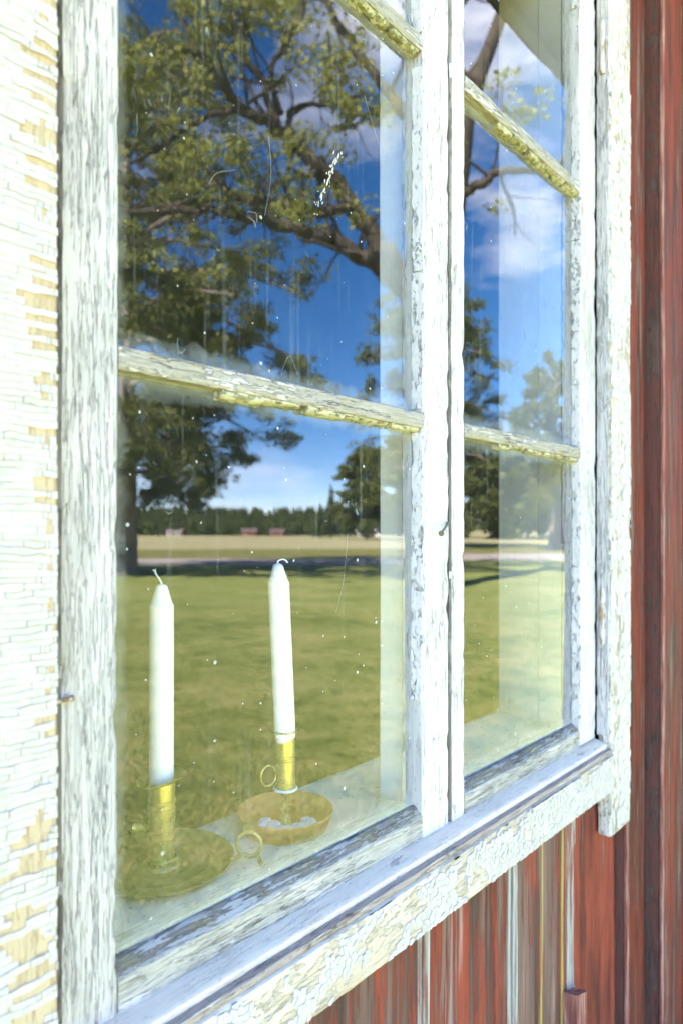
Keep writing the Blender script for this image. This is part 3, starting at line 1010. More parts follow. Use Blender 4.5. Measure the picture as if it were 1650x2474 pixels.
ca = casement(0.2015, 0.2425, 0.5975, 0.6465, MAT['stile_l'], MAT['stile_m'], GL['a'], 12, 'nearer window leaf with the candles behind its lowest pane')
cb = casement(0.6500, 0.6800, 1.0065, 1.0655, MAT['stile_m'], MAT['stile_r'], GL['b'], 20, 'farther window leaf beside the right-hand casing')


def nail(parent, pts, r, headr, m):
    mb = MB()
    mb.tube(pts, r, 10)
    p, q = Vector(pts[-2]), Vector(pts[-1])
    d = (q - p).normalized()
    mb.tube([q - d * 0.0004, q + d * 0.0011], headr, 12)
    return mb.build('nail', m, parent, 40)


nail(ca, [(0.6440, -0.010, ZC + 0.0105), (0.6400, -0.0145, ZC + 0.0095), (0.6300, -0.0190, ZC + 0.0060), (0.6170, -0.0240, ZC + 0.0015), (0.6080, -0.0275, ZC - 0.0015)], 0.0013, 0.0031, MAT['nail'])
nail(ca, [(0.1960, -0.006, ZC - 0.1062), (0.1975, -0.0135, ZC - 0.1062), (0.2030, -0.0150, ZC - 0.1057), (0.2085, -0.0150, ZC - 0.1055)], 0.0014, 0.0022, MAT['hinge'])
link('casing_edge', extr(rect(1.0672, 1.0698, -0.0315, -0.0125, 0.0008), 'z', ZC - 0.318, ZC + 0.95, 0.008, 0.0006, 61, 0.004, chip=0.002), MAT['stile_l'], cottage)
for za, zb_ in ((-0.175, -0.087), (0.715, 0.80)):
    mb = MB()
    pts = [(1.0665, -0.0225, ZC + za + (zb_ - za) * k / 8) for k in range(9)]
    mb.tube(pts, [0.0035, 0.0042, 0.0042, 0.0042, 0.0038, 0.0042, 0.0042, 0.0042, 0.003], 12)
    mb.build('hinge', MAT['hinge'], cottage, 40)
mb = MB()
mb.box(0.1885, 0.1955, -0.004, 0.002, ZC - 0.36, ZC - 0.285)
mb.build('hinge', MAT['nail'], cottage)

# ---- inside: sill board, reveal boards
mm = M('inner sill paint')
ng = mm.noise((9, 9, 9), 6, 0.65)
n2 = mm.noise((70, 120, 90), 7, 0.7)
cc = mm.mix(mm.ramp(n2, [(0.60, 0.0), (0.70, 0.5)]), mm.ramp(ng, [(0.35, (0.86, 0.76, 0.64)), (0.6, (0.93, 0.84, 0.72))]), (0.50, 0.44, 0.32))
mm.bump(n2, 0.5, 0.0008)
MAT['inner_sill'] = mm.base(cc, 0.5, 0.4)
insill = link('inner_sill', extr([(0.0185, ZC - 0.320), (0.0185, ZC - 0.3095), (0.05, ZC - 0.3082), (0.154, ZC - 0.3080), (0.1575, ZC - 0.311), (0.1575, ZC - 0.322)],
                                 'x', 0.12, 1.15, 0.01, 0.0004, 40, 0.01), MAT['inner_sill'], cottage)
for (xa, ya, xb, yb) in ((1.0085, 0.0195, 1.026, 0.0640), (1.027, 0.0655, 1.0655, 0.1570)):
    link('reveal_board', extr([(xa, ya), (xa + 0.02, ya), (xb + 0.02, yb), (xb, yb)], 'z', ZC - 0.3085, zt, 0.02, 0.0006, 41, 0.01), MAT['inner'], cottage)
link('reveal_board', extr([(0.2395, 0.0195), (0.1800, 0.157), (0.160, 0.157), (0.2195, 0.0195)][::-1], 'z', ZC - 0.3085, zt, 0.02, 0.0006, 42, 0.01), MAT['inner'], cottage)
link('reveal_board', extr(rect(0.0195, 0.157, ZC + 0.925, ZC + 0.94, 0.001), 'x', 0.15, 1.1, 0.03, 0.0004, 43, 0.02), MAT['inner'], cottage)
# wall face of the room round the window, boards under the sill in the dark room colour
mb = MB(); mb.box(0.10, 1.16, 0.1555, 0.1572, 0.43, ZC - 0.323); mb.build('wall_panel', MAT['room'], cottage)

# ------------------------------------------------------------------ on the sill
ZS = ZC - 0.3078


def candle(c, z0, z1, r, lean, wick, label, name='candle'):
    t = tag(empty(name, (c[0], c[1], z0)), label, 'candle', 'candles on the window sill')
    L = z1 - z0
    mb = MB()
    prof = [(r * 0.86, 0), (r * 0.9, 0.006), (r * 0.985, 0.012), (r, 0.02), (r * 1.0, L * 0.5), (r * 1.0, L - 0.0200), (r * 0.985, L - 0.0192), (r * 0.90, L - 0.0178), (r * 0.80, L - 0.0145), (r * 0.69, L - 0.0105),
            (r * 0.585, L - 0.0060), (r * 0.50, L - 0.0030), (r * 0.40, L - 0.0010), (r * 0.2, L), (0.0004, L + 0.0001)]
    mb.lathe(prof, (c[0], c[1], z0), 36, lean)
    mb.build('wax', MAT['wax'], t, 50)
    top = Vector((c[0] + lean[0] * L, c[1] + lean[1] * L, z1 - 0.001))
    w_ = MB()
    pts = [top + Vector(p) for p in wick]
    # twisted cotton: three thin strands
    for k in range(3):
        pp = []
        for i, p in enumerate(pts):
            a = k * 2.094 + i * 0.9
            pp.append(p + Vector((math.cos(a), math.sin(a), 0)) * 0.00045)
        w_.tube(pp, [0.00062] * len(pp), 6)
    if wick[-1][2] > 0.008:      # frayed end
        for k in range(4):
            a = k * 1.6
            d = Vector((math.cos(a) * 0.0016 - 0.0008, math.sin(a) * 0.0012, 0.0012 - 0.0006 * k))
            w_.tube([pts[-1], pts[-1] + d * 0.6, pts[-1] + d + Vector((0, 0, 0.0005))], [0.0006, 0.0005, 0.0003], 5)
    w_.build('wick', MAT['wick'], t, 60)
    return t


def crv(pts, n=6):
    """Catmull-Rom through points"""
    P_ = [Vector(p) for p in pts]
    out = []
    for i in range(len(P_) - 1):
        p0, p1, p2, p3 = P_[max(i - 1, 0)], P_[i], P_[i + 1], P_[min(i + 2, len(P_) - 1)]
        for j in range(n):
            t = j / n
            out.append(0.5 * ((2 * p1) + (-p0 + p2) * t + (2 * p0 - 5 * p1 + 4 * p2 - p3) * t * t + (-p0 + 3 * p1 - 3 * p2 + p3) * t ** 3))
    out.append(P_[-1])
    return out


C1 = Vector((0.357, 0.110))
C2 = Vector((0.4920, 0.0880))
VR = Vector((0.6665, -0.7455, 0))           # rightwards along the sill as the camera sees it
VF = Vector((0.7455, 0.6665, 0))

candle(C1, ZC - 0.238, ZC - 0.0480, 0.0110, (0.0, 0.0),
       crv([(0, 0, 0), VR * -0.0004 + Vector((0, 0, 0.003)), VR * -0.0025 + Vector((0, 0, 0.0065)), VR * -0.0050 + Vector((0, 0, 0.0100)), VR * -0.0062 + Vector((0, 0, 0.0135))], 4),
       'straight white candle in the wide brass saucer holder, short wick leaning left')
candle(C2, ZC - 0.222, ZC - 0.0330, 0.0110, tuple((VR * -0.042).xy),
       crv([(0, 0, 0), VR * 0.0001 + Vector((0, 0, 0.0030)), VR * 0.0020 + Vector((0, 0, 0.0046)), VR * 0.0055 + Vector((0, 0, 0.0055)), VR * 0.0085 + Vector((0, 0, 0.0040)), VR * 0.0100 + Vector((0, 0, 0.0020))], 4),
       'slightly tilted white candle over the copper tray, wick hooked to the right')

# brass chamberstick
h1 = tag(empty('candle_holder', (C1.x, C1.y, ZS)), 'brass chamberstick with wide flat saucer and ring handle', 'candlestick', 'candle holders on the sill')
mb = MB()
mb.lathe([(0.0005, 0.0002), (0.046, 0.0002), (0.056, 0.0015), (0.0635, 0.0060), (0.0652, 0.0075), (0.0656, 0.0082), (0.0648, 0.0086), (0.0635, 0.0078), (0.0560, 0.0042), (0.0490, 0.0032), (0.0455, 0.0040), (0.0440, 0.0044), (0.0420, 0.0034), (0.034, 0.0028),
          (0.0300, 0.0038), (0.0280, 0.0040), (0.0260, 0.0030), (0.0175, 0.0030), (0.0165, 0.0048), (0.0150, 0.0060), (0.0005, 0.0062)], (C1.x, C1.y, ZS), 72)
mb.build('saucer', MAT['brass_dull'], h1, 35)
mb = MB()
rc = 0.0124
pr = [(0.0005, 0.006), (0.0138, 0.006), (0.0140, 0.009), (rc, 0.0105)]
for z in (0.0265, 0.0335, 0.0545, 0.0590, 0.0615):
    pr += [(rc, z), (rc + 0.0004, z + 0.0004), (rc + 0.0004, z + 0.0011), (rc - 0.0004, z + 0.0014), (rc, z + 0.002)]
pr += [(rc, 0.0785), (rc * 0.9, 0.0787), (rc * 0.9, 0.0705), (0.0005, 0.0704)]
mb.lathe(pr, (C1.x, C1.y, ZS), 48)
mb.build('socket', MAT['brass'], h1, 30)
mb = MB()
pr = [(0.0118, 0.0780), (0.0150, 0.0783), (0.0195, 0.0800), (0.0225, 0.0822), (0.0229, 0.0830), (0.0222, 0.0831), (0.0190, 0.0812), (0.0150, 0.0795), (0.0118, 0.0792)]
b0 = len(mb.v)
mb.lathe(pr, (C1.x, C1.y, ZS), 48)
mb.f = mb.f[:-2]
for v in mb.v:
    d = Vector((v.x - C1.x, v.y - C1.y, 0))
    v.z += d.dot(VR) * 0.16 + 0.0008 * math.sin(3 * math.atan2(d.y, d.x))
mb.build('drip_pan', MAT['brass'], h1, 40)
mb = MB()
kc = Vector((C1.x, C1.y, ZS + 0.0365))
mb.tube([kc - VR * 0.0115, kc - VR * 0.0145, kc - VR * 0.0147, kc - VR * 0.0250, kc - VR * 0.0256], [0.0030, 0.0030, 0.0046, 0.0046, 0.0050], 20)
mb.build('knob', MAT['brass'], h1, 40)
mb = MB()
hc = Vector((C1.x, C1.y, ZS + 0.0215)) + VR * 0.0800
pts = []
for k in range(25):
    a = 2 * math.pi * k / 24
    pts.append(hc + VR * math.cos(a) * 0.0112 + Vector((0, 0, math.sin(a) * 0.0112)))
mb.tube(pts, 0.0017, 10, cap=False)
e0 = Vector((C1.x, C1.y, ZS + 0.0078)) + VR * 0.0630
mb.tube(crv([e0, e0 + VR * 0.0045 + Vector((0, 0, 0.0008)), hc + VR * -0.0055 + Vector((0, 0, -0.0098)), hc + VR * 0.002 + Vector((0, 0, -0.0118))], 5), [0.0026] * 4 + [0.0020] * 12, 8)
mb.tube(crv([hc + VR * 0.0045 + Vector((0, 0, -0.0105)), hc + VR * 0.0085 + Vector((0, 0, -0.0120)), hc + VR * 0.0100 + Vector((0, 0, -0.0165)), hc + VR * 0.0120 + Vector((0, 0, -0.0185))], 5), [0.0017] * 8 + [0.0019] * 4 + [0.0022] * 4, 8)
# thumb rest
tb = hc + Vector((0, 0, 0.0118))
mb.add([tb + VR * -0.0055 + VF * -0.004 + Vector((0, 0, 0.0030)), tb + VR * 0.0055 + VF * -0.004 + Vector((0, 0, 0.0030)), tb + VR * 0.0055 + VF * 0.004 + Vector((0, 0, 0.0042)), tb + VR * -0.0055 + VF * 0.004 + Vector((0, 0, 0.0042)),
        tb + VR * -0.0045 + VF * -0.003 + Vector((0, 0, -0.0005)), tb + VR * 0.0045 + VF * -0.003 + Vector((0, 0, -0.0005)), tb + VR * 0.0045 + VF * 0.003 + Vector((0, 0, 0)), tb + VR * -0.0045 + VF * 0.003 + Vector((0, 0, 0))],
       [(0, 1, 2, 3), (4, 7, 6, 5), (0, 4, 5, 1), (1, 5, 6, 2), (2, 6, 7, 3), (3, 7, 4, 0)])
mb.build('handle', MAT['brass_dull'], h1, 40)

# copper tray with a slim brass socket
h2 = tag(empty('candle_holder', (C2.x, C2.y, ZS)), 'round copper-brown tray holder with slim brass socket and spilled wax', 'candlestick', 'candle holders on the sill')
mb = MB()
mb.lathe([(0.0005, 0.0002), (0.0420, 0.0002), (0.0440, 0.0015), (0.0490, 0.0170), (0.0497, 0.0186), (0.0494, 0.0194), (0.0484, 0.0193), (0.0470, 0.0175), (0.0430, 0.0105), (0.0370, 0.0062), (0.0250, 0.0042), (0.0005, 0.0040)], (C2.x, C2.y, ZS), 72)
mb.build('tray', MAT['copper'], h2, 40)
mb = MB()
ro = 0.0098
pr = [(0.0005, 0.0042), (0.0068, 0.0042), (0.0062, 0.0080), (0.0046, 0.0110), (0.0044, 0.0180), (0.0058, 0.0192), (0.0060, 0.0210), (0.0042, 0.0222), (0.0040, 0.0330), (0.0060, 0.0380), (0.0110, 0.0400), (0.0114, 0.0416), (ro, 0.0428)]
for z in (0.0455, 0.0690, 0.0715, 0.0740, 0.0930):
    pr += [(ro, z), (ro + 0.0004, z + 0.0003), (ro + 0.0004, z + 0.0010), (ro - 0.0003, z + 0.0013), (ro, z + 0.0018)]
pr += [(ro, 0.0985), (0.0122, 0.0996), (0.0128, 0.1004), (0.0122, 0.1012), (ro, 0.1008), (ro * 0.9, 0.1000), (ro * 0.9, 0.086), (0.0005, 0.0858)]
mb.lathe(pr, (C2.x, C2.y, ZS), 44)
mb.build('socket', MAT['brass'], h2, 30)
mb = MB()
rc_ = Vector((C2.x, C2.y, ZS + 0.0535)) + VR * -0.0175
pts = [rc_ + (VR * 0.75 + VF * 0.45).normalized() * math.cos(2 * math.pi * k / 24) * 0.0088 + Vector((0, 0, math.sin(2 * math.pi * k / 24) * 0.0105)) for k in range(25)]
mb.tube(pts, 0.0011, 8, cap=False)
mb.build('ring', MAT['brass'], h2, 40)
mb = MB()
# wax collar at the foot of the socket and the puddle in the tray
pts = [Vector((C2.x + 0.0112 * math.cos(a), C2.y + 0.0112 * math.sin(a), ZS + 0.0405)) for a in [2 * math.pi * k / 24 for k in range(25)]]
mb.tube(pts, 0.0016, 8, cap=False)
mb.build('wax_collar', MAT['wax'], h2, 60)
mb = MB()
rw = random.Random(3)
for k in range(17):
    a = math.atan2(-VF.y, -VF.x) + (k - 8) * 0.21
    d = 0.0135 + 0.008 * rw.random() + (0.006 if abs(k - 8) > 5 else 0)
    c = Vector((C2.x + math.cos(a) * d, C2.y + math.sin(a) * d, ZS + 0.0052))
    r = 0.0046 + 0.0034 * rw.random()
    prof = [(r * 1.0, -0.001), (r * 1.02, 0.0008), (r * 0.9, 0.0020), (r * 0.6, 0.0030), (r * 0.25, 0.0034), (0.0003, 0.0035)]
    mb.lathe(prof, c, 14)
mb.build('wax_puddle', MAT['wax'], h2, 60)

# crumbs of paint, dead grass and insects on the inner sill
mb = MB()
rd = random.Random(21)
for k in range(220):
    x_ = rd.uniform(0.26, 1.0)
    y_ = rd.uniform(0.022, 0.15)
    if (Vector((x_, y_)) - C1).length < 0.067 or (Vector((x_, y_)) - C2).length < 0.052: continue
    a = rd.random() * 6.28
    l_ = rd.uniform(0.001, 0.006)
    d = Vector((math.cos(a), math.sin(a), rd.uniform(0, 0.3))) * l_
    p = Vector((x_, y_, ZS + 0.0006))
    mb.tube([p - d * 0.5, p + d * 0.1 + Vector((0, 0, 0.0004)), p + d * 0.5], [0.00018, 0.0003, 0.00015], 4)
tag(mb.build('debris', MAT['debris']), 'dead grass and paint crumbs strewn on the inner sill', 'debris', kind='stuff')

# ------------------------------------------------------------------ what the glass mirrors: trees, farms, wood
def leaf_mat(name, c1, c2, tr):
    m = M(name)
    g = m.n('NewGeometry')
    col = m.mix(g.outputs['Random Per Island'], c1, c2)
    m.base(col, 0.55, 0.3)
    t = m.n('BsdfTranslucent')
    m.l(m.mix(0.5, col, tr), t.inputs[0])
    mx_ = m.n('MixShader')
    mx_.inputs[0].default_value = 0.38
    m.l(m.b.outputs[0], mx_.inputs[1])
    m.l(t.outputs[0], mx_.inputs[2])
    m.l(mx_.outputs[0], m.out.inputs['Surface'])
    return m.m


LEAF_A = leaf_mat('dark leaves', (0.060, 0.080, 0.022), (0.21, 0.22, 0.060), (0.30, 0.31, 0.065))
LEAF_B = leaf_mat('spring leaves', (0.16, 0.18, 0.035), (0.33, 0.33, 0.08), (0.46, 0.46, 0.09))
LEAF_C = leaf_mat('mid leaves', (0.075, 0.095, 0.025), (0.15, 0.17, 0.045), (0.2, 0.22, 0.04))
mm = M('bark')
ng = mm.noise((7, 7, 1.6), 7, 0.7)
mm.bump(ng, 1.0, 0.05)
MAT['bark'] = mm.base(mm.ramp(ng, [(0.32, (0.11, 0.085, 0.068)), (0.6, (0.32, 0.255, 0.21)), (0.75, (0.42, 0.35, 0.30))]), 0.9, 0.1)


mm = M('dark bark')
ng = mm.noise((7, 7, 1.6), 7, 0.7)
mm.bump(ng, 1.0, 0.05)
MAT['bark_dark'] = mm.base(mm.ramp(ng, [(0.32, (0.030, 0.024, 0.018)), (0.6, (0.10, 0.08, 0.062)), (0.78, (0.17, 0.14, 0.115))]), 0.9, 0.1)


def leaf_cloud(centres, radii, counts, size, rs, flat=0.8):
    C = np.repeat(np.array([tuple(c) for c in centres]), counts, axis=0)
    RR = np.repeat(np.array(radii), counts)
    n = len(C)
    d = rs.normal(size=(n, 3))
    d /= np.linalg.norm(d, axis=1)[:, None]
    d *= (rs.random(n) ** 0.45)[:, None] * RR[:, None]
    d[:, 2] *= flat
    p = C + d
    a = rs.normal(size=(n, 3)); a /= np.linalg.norm(a, axis=1)[:, None]
    b = np.cross(a, rs.normal(size=(n, 3))); b /= np.linalg.norm(b, axis=1)[:, None]
    s = size * (0.6 + 0.8 * rs.random(n))[:, None]
    V = np.stack([p - a * s * 0.5, p + b * s * 0.36, p + a * s * 0.55, p - b * s * 0.36], axis=1).reshape(-1, 3)
    F = np.arange(n * 4).reshape(n, 4)
    return npmesh(V, F)


def grow(mb, p, d, L, r, lvl, rnd, tips, spread=0.7, droop=0.0, kids=(3, 4)):
    n = 5
    pts, rad = [p.copy()], [r]
    q = p.copy()
    dd = d.normalized()
    for i in range(n):
        dd = (dd + Vector((rnd.gauss(0, 1), rnd.gauss(0, 1), rnd.gauss(0, 1) - droop)) * 0.16).normalized()
        q = q + dd * (L / n)
        pts.append(q.copy())
        rad.append(max(0.006, r * (1 - 0.62 * (i + 1) / n)))
    mb.tube(pts, rad, 7 if r > 0.08 else (5 if r > 0.025 else 3), cap=False)
    if lvl == 0:
        tips.append(q)
        tips.append(pts[3])
        return
    for k in range(rnd.randint(*kids)):
        t = rnd.uniform(0.35, 1.0)
        i = min(n - 1, int(t * n))
        b = pts[i].lerp(pts[i + 1], t * n - i) if i < n else q
        side = Vector((rnd.gauss(0, 1), rnd.gauss(0, 1), rnd.gauss(0, 0.7)))
        side = (side - dd * side.dot(dd)).normalized()
        nd = (dd * (1 - spread * 0.6) + side * spread + Vector((0, 0, -droop * 0.6))).normalized()
        grow(mb, b, nd, L * rnd.uniform(0.5, 0.72), rad[i] * rnd.uniform(0.45, 0.62), lvl - 1, rnd, tips, spread, droop, kids)
    tips.append(q)


def poly_limb(mb, pts, r0, r1, rnd, tips, sub=5, lvl=1, sl=1.8, n=9, spread=0.9, droop=0.0):
    c = crv(pts, 5)
    rad = [r0 + (r1 - r0) * i / (len(c) - 1) for i in range(len(c))]
    c = [p + Vector((rnd.gauss(0, 1), rnd.gauss(0, 1), rnd.gauss(0, 1))) * min(0.06, rad[i] * 0.35) for i, p in enumerate(c)]
    mb.tube(c, rad, n, cap=True)
    for k in range(sub):
        i = rnd.randint(len(c) // 4, len(c) - 2)
        t = (c[i + 1] - c[i]).normalized()
        s = Vector((rnd.gauss(0, 1), rnd.gauss(0, 1), rnd.gauss(0.25, 1)))
        s = (s - t * s.dot(t)).normalized()
        grow(mb, c[i], t * 0.5 + s * 0.9, sl * rnd.uniform(0.7, 1.3), max(0.02, rad[i] * 0.4), lvl, rnd, tips, spread, droop)
    tips.append(c[-1])


# --- tree B: the big near tree whose trunk hides behind the mullion; limbs reach out left and right
DB = 17.0
rnd = random.Random(31)
base = P(DB, (1072 - 825) / 1650 * DB, 0)
tB = tag(empty('tree', base), 'tall near tree with long bare limbs and thin yellow-green leaves, trunk behind the centre stiles', 'tree', 'trees mirrored in the window')


def D(x, y, d=DB):                       # from positions read off the photo (enlarged view) at a distance d
    return PX(x * 1.0523, y * 1.0523, d)


mb = MB()
mb.tube(crv([base + Vector((0, 0, -0.2)), base + Vector((0, 0, 0.5)), D(1016, 1100), D(1018, 850), D(1012, 680), D(1040, 430), D(1075, 225), D(1130, 90), D(1180, -60), D(1230, -260)], 6),
        [0.62, 0.56, 0.5, 0.46, 0.43, 0.42, 0.41, 0.40, 0.39, 0.385, 0.38, 0.38] + [0.37] * 12 + [0.36, 0.35, 0.34, 0.33, 0.32, 0.31, 0.30, 0.29, 0.28, 0.27, 0.26, 0.25, 0.24, 0.23, 0.22, 0.21, 0.20, 0.19, 0.18, 0.17, 0.16, 0.15, 0.14, 0.13, 0.12, 0.11, 0.10, 0.09, 0.08, 0.07, 0.06],
        12)
mb.build('trunk', MAT['bark_dark'], tB, 60)
mb = MB()
tips = []
poly_limb(mb, [D(1012, 730), D(930, 670, 16.7), D(860, 610, 16.4), D(780, 560, 16.0), D(700, 530, 15.8), D(600, 505, 15.5), D(480, 480, 15.5), D(340, 490, 15.2), D(200, 470, 15)], 0.26, 0.04, rnd, tips, 12, 1, 1.7)
poly_limb(mb, [D(1014, 690), D(930, 640, 17), D(870, 570, 17), D(800, 460, 17), D(745, 390, 16.8), D(690, 335, 16.6), D(620, 290, 16.4), D(555, 250, 16.2), D(510, 190, 16), D(460, 120, 16), D(410, 20, 16)], 0.30, 0.05, rnd, tips, 13, 1, 1.9)
poly_limb(mb, [D(800, 470, 16.8), D(740, 485, 16.6), D(660, 465, 16.3), D(540, 455, 16), D(400, 470, 16), D(290, 500, 16)], 0.15, 0.03, rnd, tips, 8, 1, 1.5)
poly_limb(mb, [D(690, 335, 16.6), D(660, 270, 16.6), D(700, 245, 16.7), D(760, 240, 17), D(840, 215, 17.3)], 0.10, 0.03, rnd, tips, 5, 1, 1.3)
poly_limb(mb, [D(640, 300, 16.4), D(605, 200, 16.2), D(560, 100, 16), D(570, 10, 16), D(590, -80, 16)], 0.11, 0.04, rnd, tips, 6, 1, 1.6)
poly_limb(mb, [D(640, 265, 16.4), D(620, 170, 16.9), D(660, 90, 17), D(700, 20, 17), D(690, -90, 17)], 0.09, 0.03, rnd, tips, 6, 1, 1.6)
poly_limb(mb, [D(1040, 430), D(960, 300, 17.4), D(880, 190, 17.8), D(800, 90, 18), D(750, 0, 18), D(700, -120, 18)], 0.20, 0.05, rnd, tips, 9, 1, 1.9)
poly_limb(mb, [D(1030, 470), D(1090, 430, 16.6), D(1150, 400, 16.4), D(1230, 395, 16), D(1320, 360, 15.6)], 0.15, 0.04, rnd, tips, 7, 1, 1.6)
poly_limb(mb, [D(1075, 225), D(1000, 80, 16.4), D(930, -60, 16), D(850, -240, 16)], 0.22, 0.05, rnd, tips, 9, 1, 2.0)
poly_limb(mb, [D(470, 130, 16), D(380, 110, 15.6), D(300, 150, 15.3), D(200, 140, 15)], 0.08, 0.03, rnd, tips, 6, 1, 1.5)
poly_limb(mb, [D(560, 255, 16.2), D(470, 270, 16), D(380, 330, 15.8), D(290, 380, 15.6)], 0.09, 0.03, rnd, tips, 6, 1, 1.5)
mb.build('limbs', MAT['bark_dark'], tB, 60)
rs = np.random.RandomState(3)
tp = [t for t in tips if rnd.random() < 0.36]
me = leaf_cloud(tp, [0.30 + 0.28 * rnd.random() for _ in tp], [rnd.randint(26, 84) for _ in tp], 0.12, rs, 0.6)
link('crown', me, LEAF_B, tB)

# --- tree A: dark, dense tree at the left edge of the near leaf
DA = 24.0
rnd = random.Random(17)
base = P(DA, (302 - 825) / 1650 * DA, 0)
tA = tag(empty('tree', base), 'dense dark-leaved tree with thick brown trunk at the left edge of the near panes', 'tree', 'trees mirrored in the window')
mb = MB()
mb.tube(crv([base + Vector((0, 0, -0.3)), base + Vector((0, 0, 0.25)), base + Vector((0.03, 0, 1.5)), base + Vector((0, 0.05, 4)), base + Vector((0.1, 0, 8)), base + Vector((0, 0.1, 13)), base + Vector((0, 0, 18))], 4),
        [0.75, 0.68, 0.6, 0.55, 0.5, 0.48, 0.46, 0.45, 0.44, 0.43, 0.42, 0.41, 0.40, 0.37, 0.34, 0.31, 0.28, 0.25, 0.22, 0.19, 0.16, 0.13, 0.10, 0.07, 0.05], 14)
mb.build('trunk', MAT['bark'], tA, 60)
mb = MB()
tips = []
DROOP = 0.35
for k in range(54):
    z = 3.0 + 15.0 * (k / 54) ** 0.95
    a = k * 2.399 + rnd.uniform(-.3, .3)
    # reach: short near the ground, widest at 8-10 m
    reach = 1.5 + 4.7 * min(1, max(0, (z - 2.2) / 4.6)) * (1 - 0.62 * max(0, (z - 10) / 8))
    out = Vector((math.cos(a), math.sin(a), 0))
    p0 = base + Vector((0, 0, z + 0.3))
    pts = [p0, p0 + out * reach * 0.35 + Vector((0, 0, 0.35)), p0 + out * reach * 0.7 + Vector((0, 0, 0.1)), p0 + out * reach + Vector((0, 0, -0.55))]
    poly_limb(mb, pts, 0.12, 0.03, rnd, tips, 6, 1, 1.25, 6, droop=DROOP)
mb.build('limbs', MAT['bark'], tA, 60)
tp = [t for t in tips if t.z > 2.4 and (t.z < 10 or rnd.random() < 0.32)]
me = leaf_cloud(tp, [0.36 + 0.30 * rnd.random() for _ in tp], [rnd.randint(44, 104) for _ in tp], 0.13, np.random.RandomState(5), 0.55)
link('crown', me, LEAF_A, tA)


def small_tree(name, base, h, rad, zlow, lm, seed, label, trunk_r=0.3, nl=26, leafn=(18, 40), ls=0.2, cat='tree', sub=4, sl=0.28):
    rnd = random.Random(seed)
    t = tag(empty(name, base), label, cat, 'trees mirrored in the window')
    mb = MB()
    mb.tube(crv([base + Vector((0, 0, -0.3)), base + Vector((0.02, 0, 0.2 * h)), base + Vector((0, 0.05, 0.6 * h)), base + Vector((0, 0, h * 0.95))], 4), [trunk_r * (1 - 0.07 * i) for i in range(13)], 9)
    mb.build('trunk', MAT['bark'], t, 60)
    mb = MB()
    tips = []
    for k in range(nl):
        f = k / nl
        z = zlow + (h - zlow) * f
        a = k * 2.399 + rnd.uniform(-.4, .4)
        reach = rad * math.sqrt(max(0.04, 1 - (2 * f - 0.75) ** 2 / 1.6)) * rnd.uniform(0.75, 1.1)
        out = Vector((math.cos(a), math.sin(a), 0))
        p0 = base + Vector((0, 0, z))
        poly_limb(mb, [p0, p0 + out * reach * 0.5 + Vector((0, 0, 0.06 * h)), p0 + out * reach + Vector((0, 0, 0.03 * h))], trunk_r * 0.28, 0.03, rnd, tips, sub, 1, rad * sl, 5)
    mb.build('limbs', MAT['bark'], t, 60)
    me = leaf_cloud(tips, [0.12 * rad * (0.7 + 0.6 * rnd.random()) for _ in tips], [rnd.randint(*leafn) for _ in tips], ls, np.random.RandomState(seed), 0.7)
    link('crown', me, lm, t)
    return t


d = 46
small_tree('tree', P(d, (1030 - 825) / 1650 * d, 0), 17.0, 5.0, 4.0, LEAF_C, 41, 'broad leafy tree beyond the road between the two window leaves', 0.48, 30, (16, 34), 0.22, sub=4, sl=0.24)
d = 44
small_tree('tree', P(d, (1335 - 825) / 1650 * d, 0), 11.5, 3.3, 2.5, LEAF_C, 42, 'round-crowned tree behind the lit reveal of the far panes', 0.24, 24, (22, 44), 0.2)
for k, (px, d, h, rad, zl) in enumerate(((885, 120, 15, 6.5, 1.2), (985, 112, 16, 6, 1.4), (1190, 84, 12, 6, 0.8), (1270, 92, 13, 6, 1.0), (1420, 90, 13, 6.5, 1.0), (1540, 80, 14, 6.5, 1.2))):
    lab = ['leafy tree at the field edge right of the lone spruce', 'tall tree at the field edge hidden mostly by the centre stiles', 'bushy tree past the road in the left of the far pane',
           'bushy tree past the road behind the pale reveal', 'bushy tree right of the red barn', 'big bushy tree at the far right of the mirrored yard'][k]
    small_tree('tree', P(d, (px - 825) / 1650 * d, 0), h, rad, zl, LEAF_A if k % 2 else LEAF_C, 60 + k, lab, 0.28, 26, (16, 30), 0.5, sub=4)

# conifers: ragged tiers of drooping boughs
mm = M('spruce needles')
gi = mm.n('NewGeometry')
MAT['spruce'] = mm.base(mm.mix(gi.outputs['Random Per Island'], (0.022, 0.034, 0.014), (0.060, 0.075, 0.028)), 0.9, 0.1)


def spruce_geom(V, F, base, h, rad, rnd, tiers, arms):
    for t in range(tiers):
        f = t / tiers
        z = base.z + h * (0.06 + 0.9 * f)
        r = rad * (1 - f) ** 0.85 + 0.12
        for k in range(arms):
            a = 6.283 * (k + rnd.random()) / arms
            rr = r * rnd.uniform(0.65, 1.15)
            c, s = math.cos(a), math.sin(a)
            wd = rr * 0.42
            b = len(V)
            dz = h / tiers
            V += [(base.x, base.y, z + dz * 1.15), (base.x + c * rr * .6 - s * wd, base.y + s * rr * .6 + c * wd, z - dz * .15), (base.x + c * rr, base.y + s * rr, z - dz * rnd.uniform(.1, .5)),
                  (base.x + c * rr * .6 + s * wd, base.y + s * rr * .6 - c * wd, z - dz * .15)]
            F.append((b, b + 1, b + 2, b + 3))


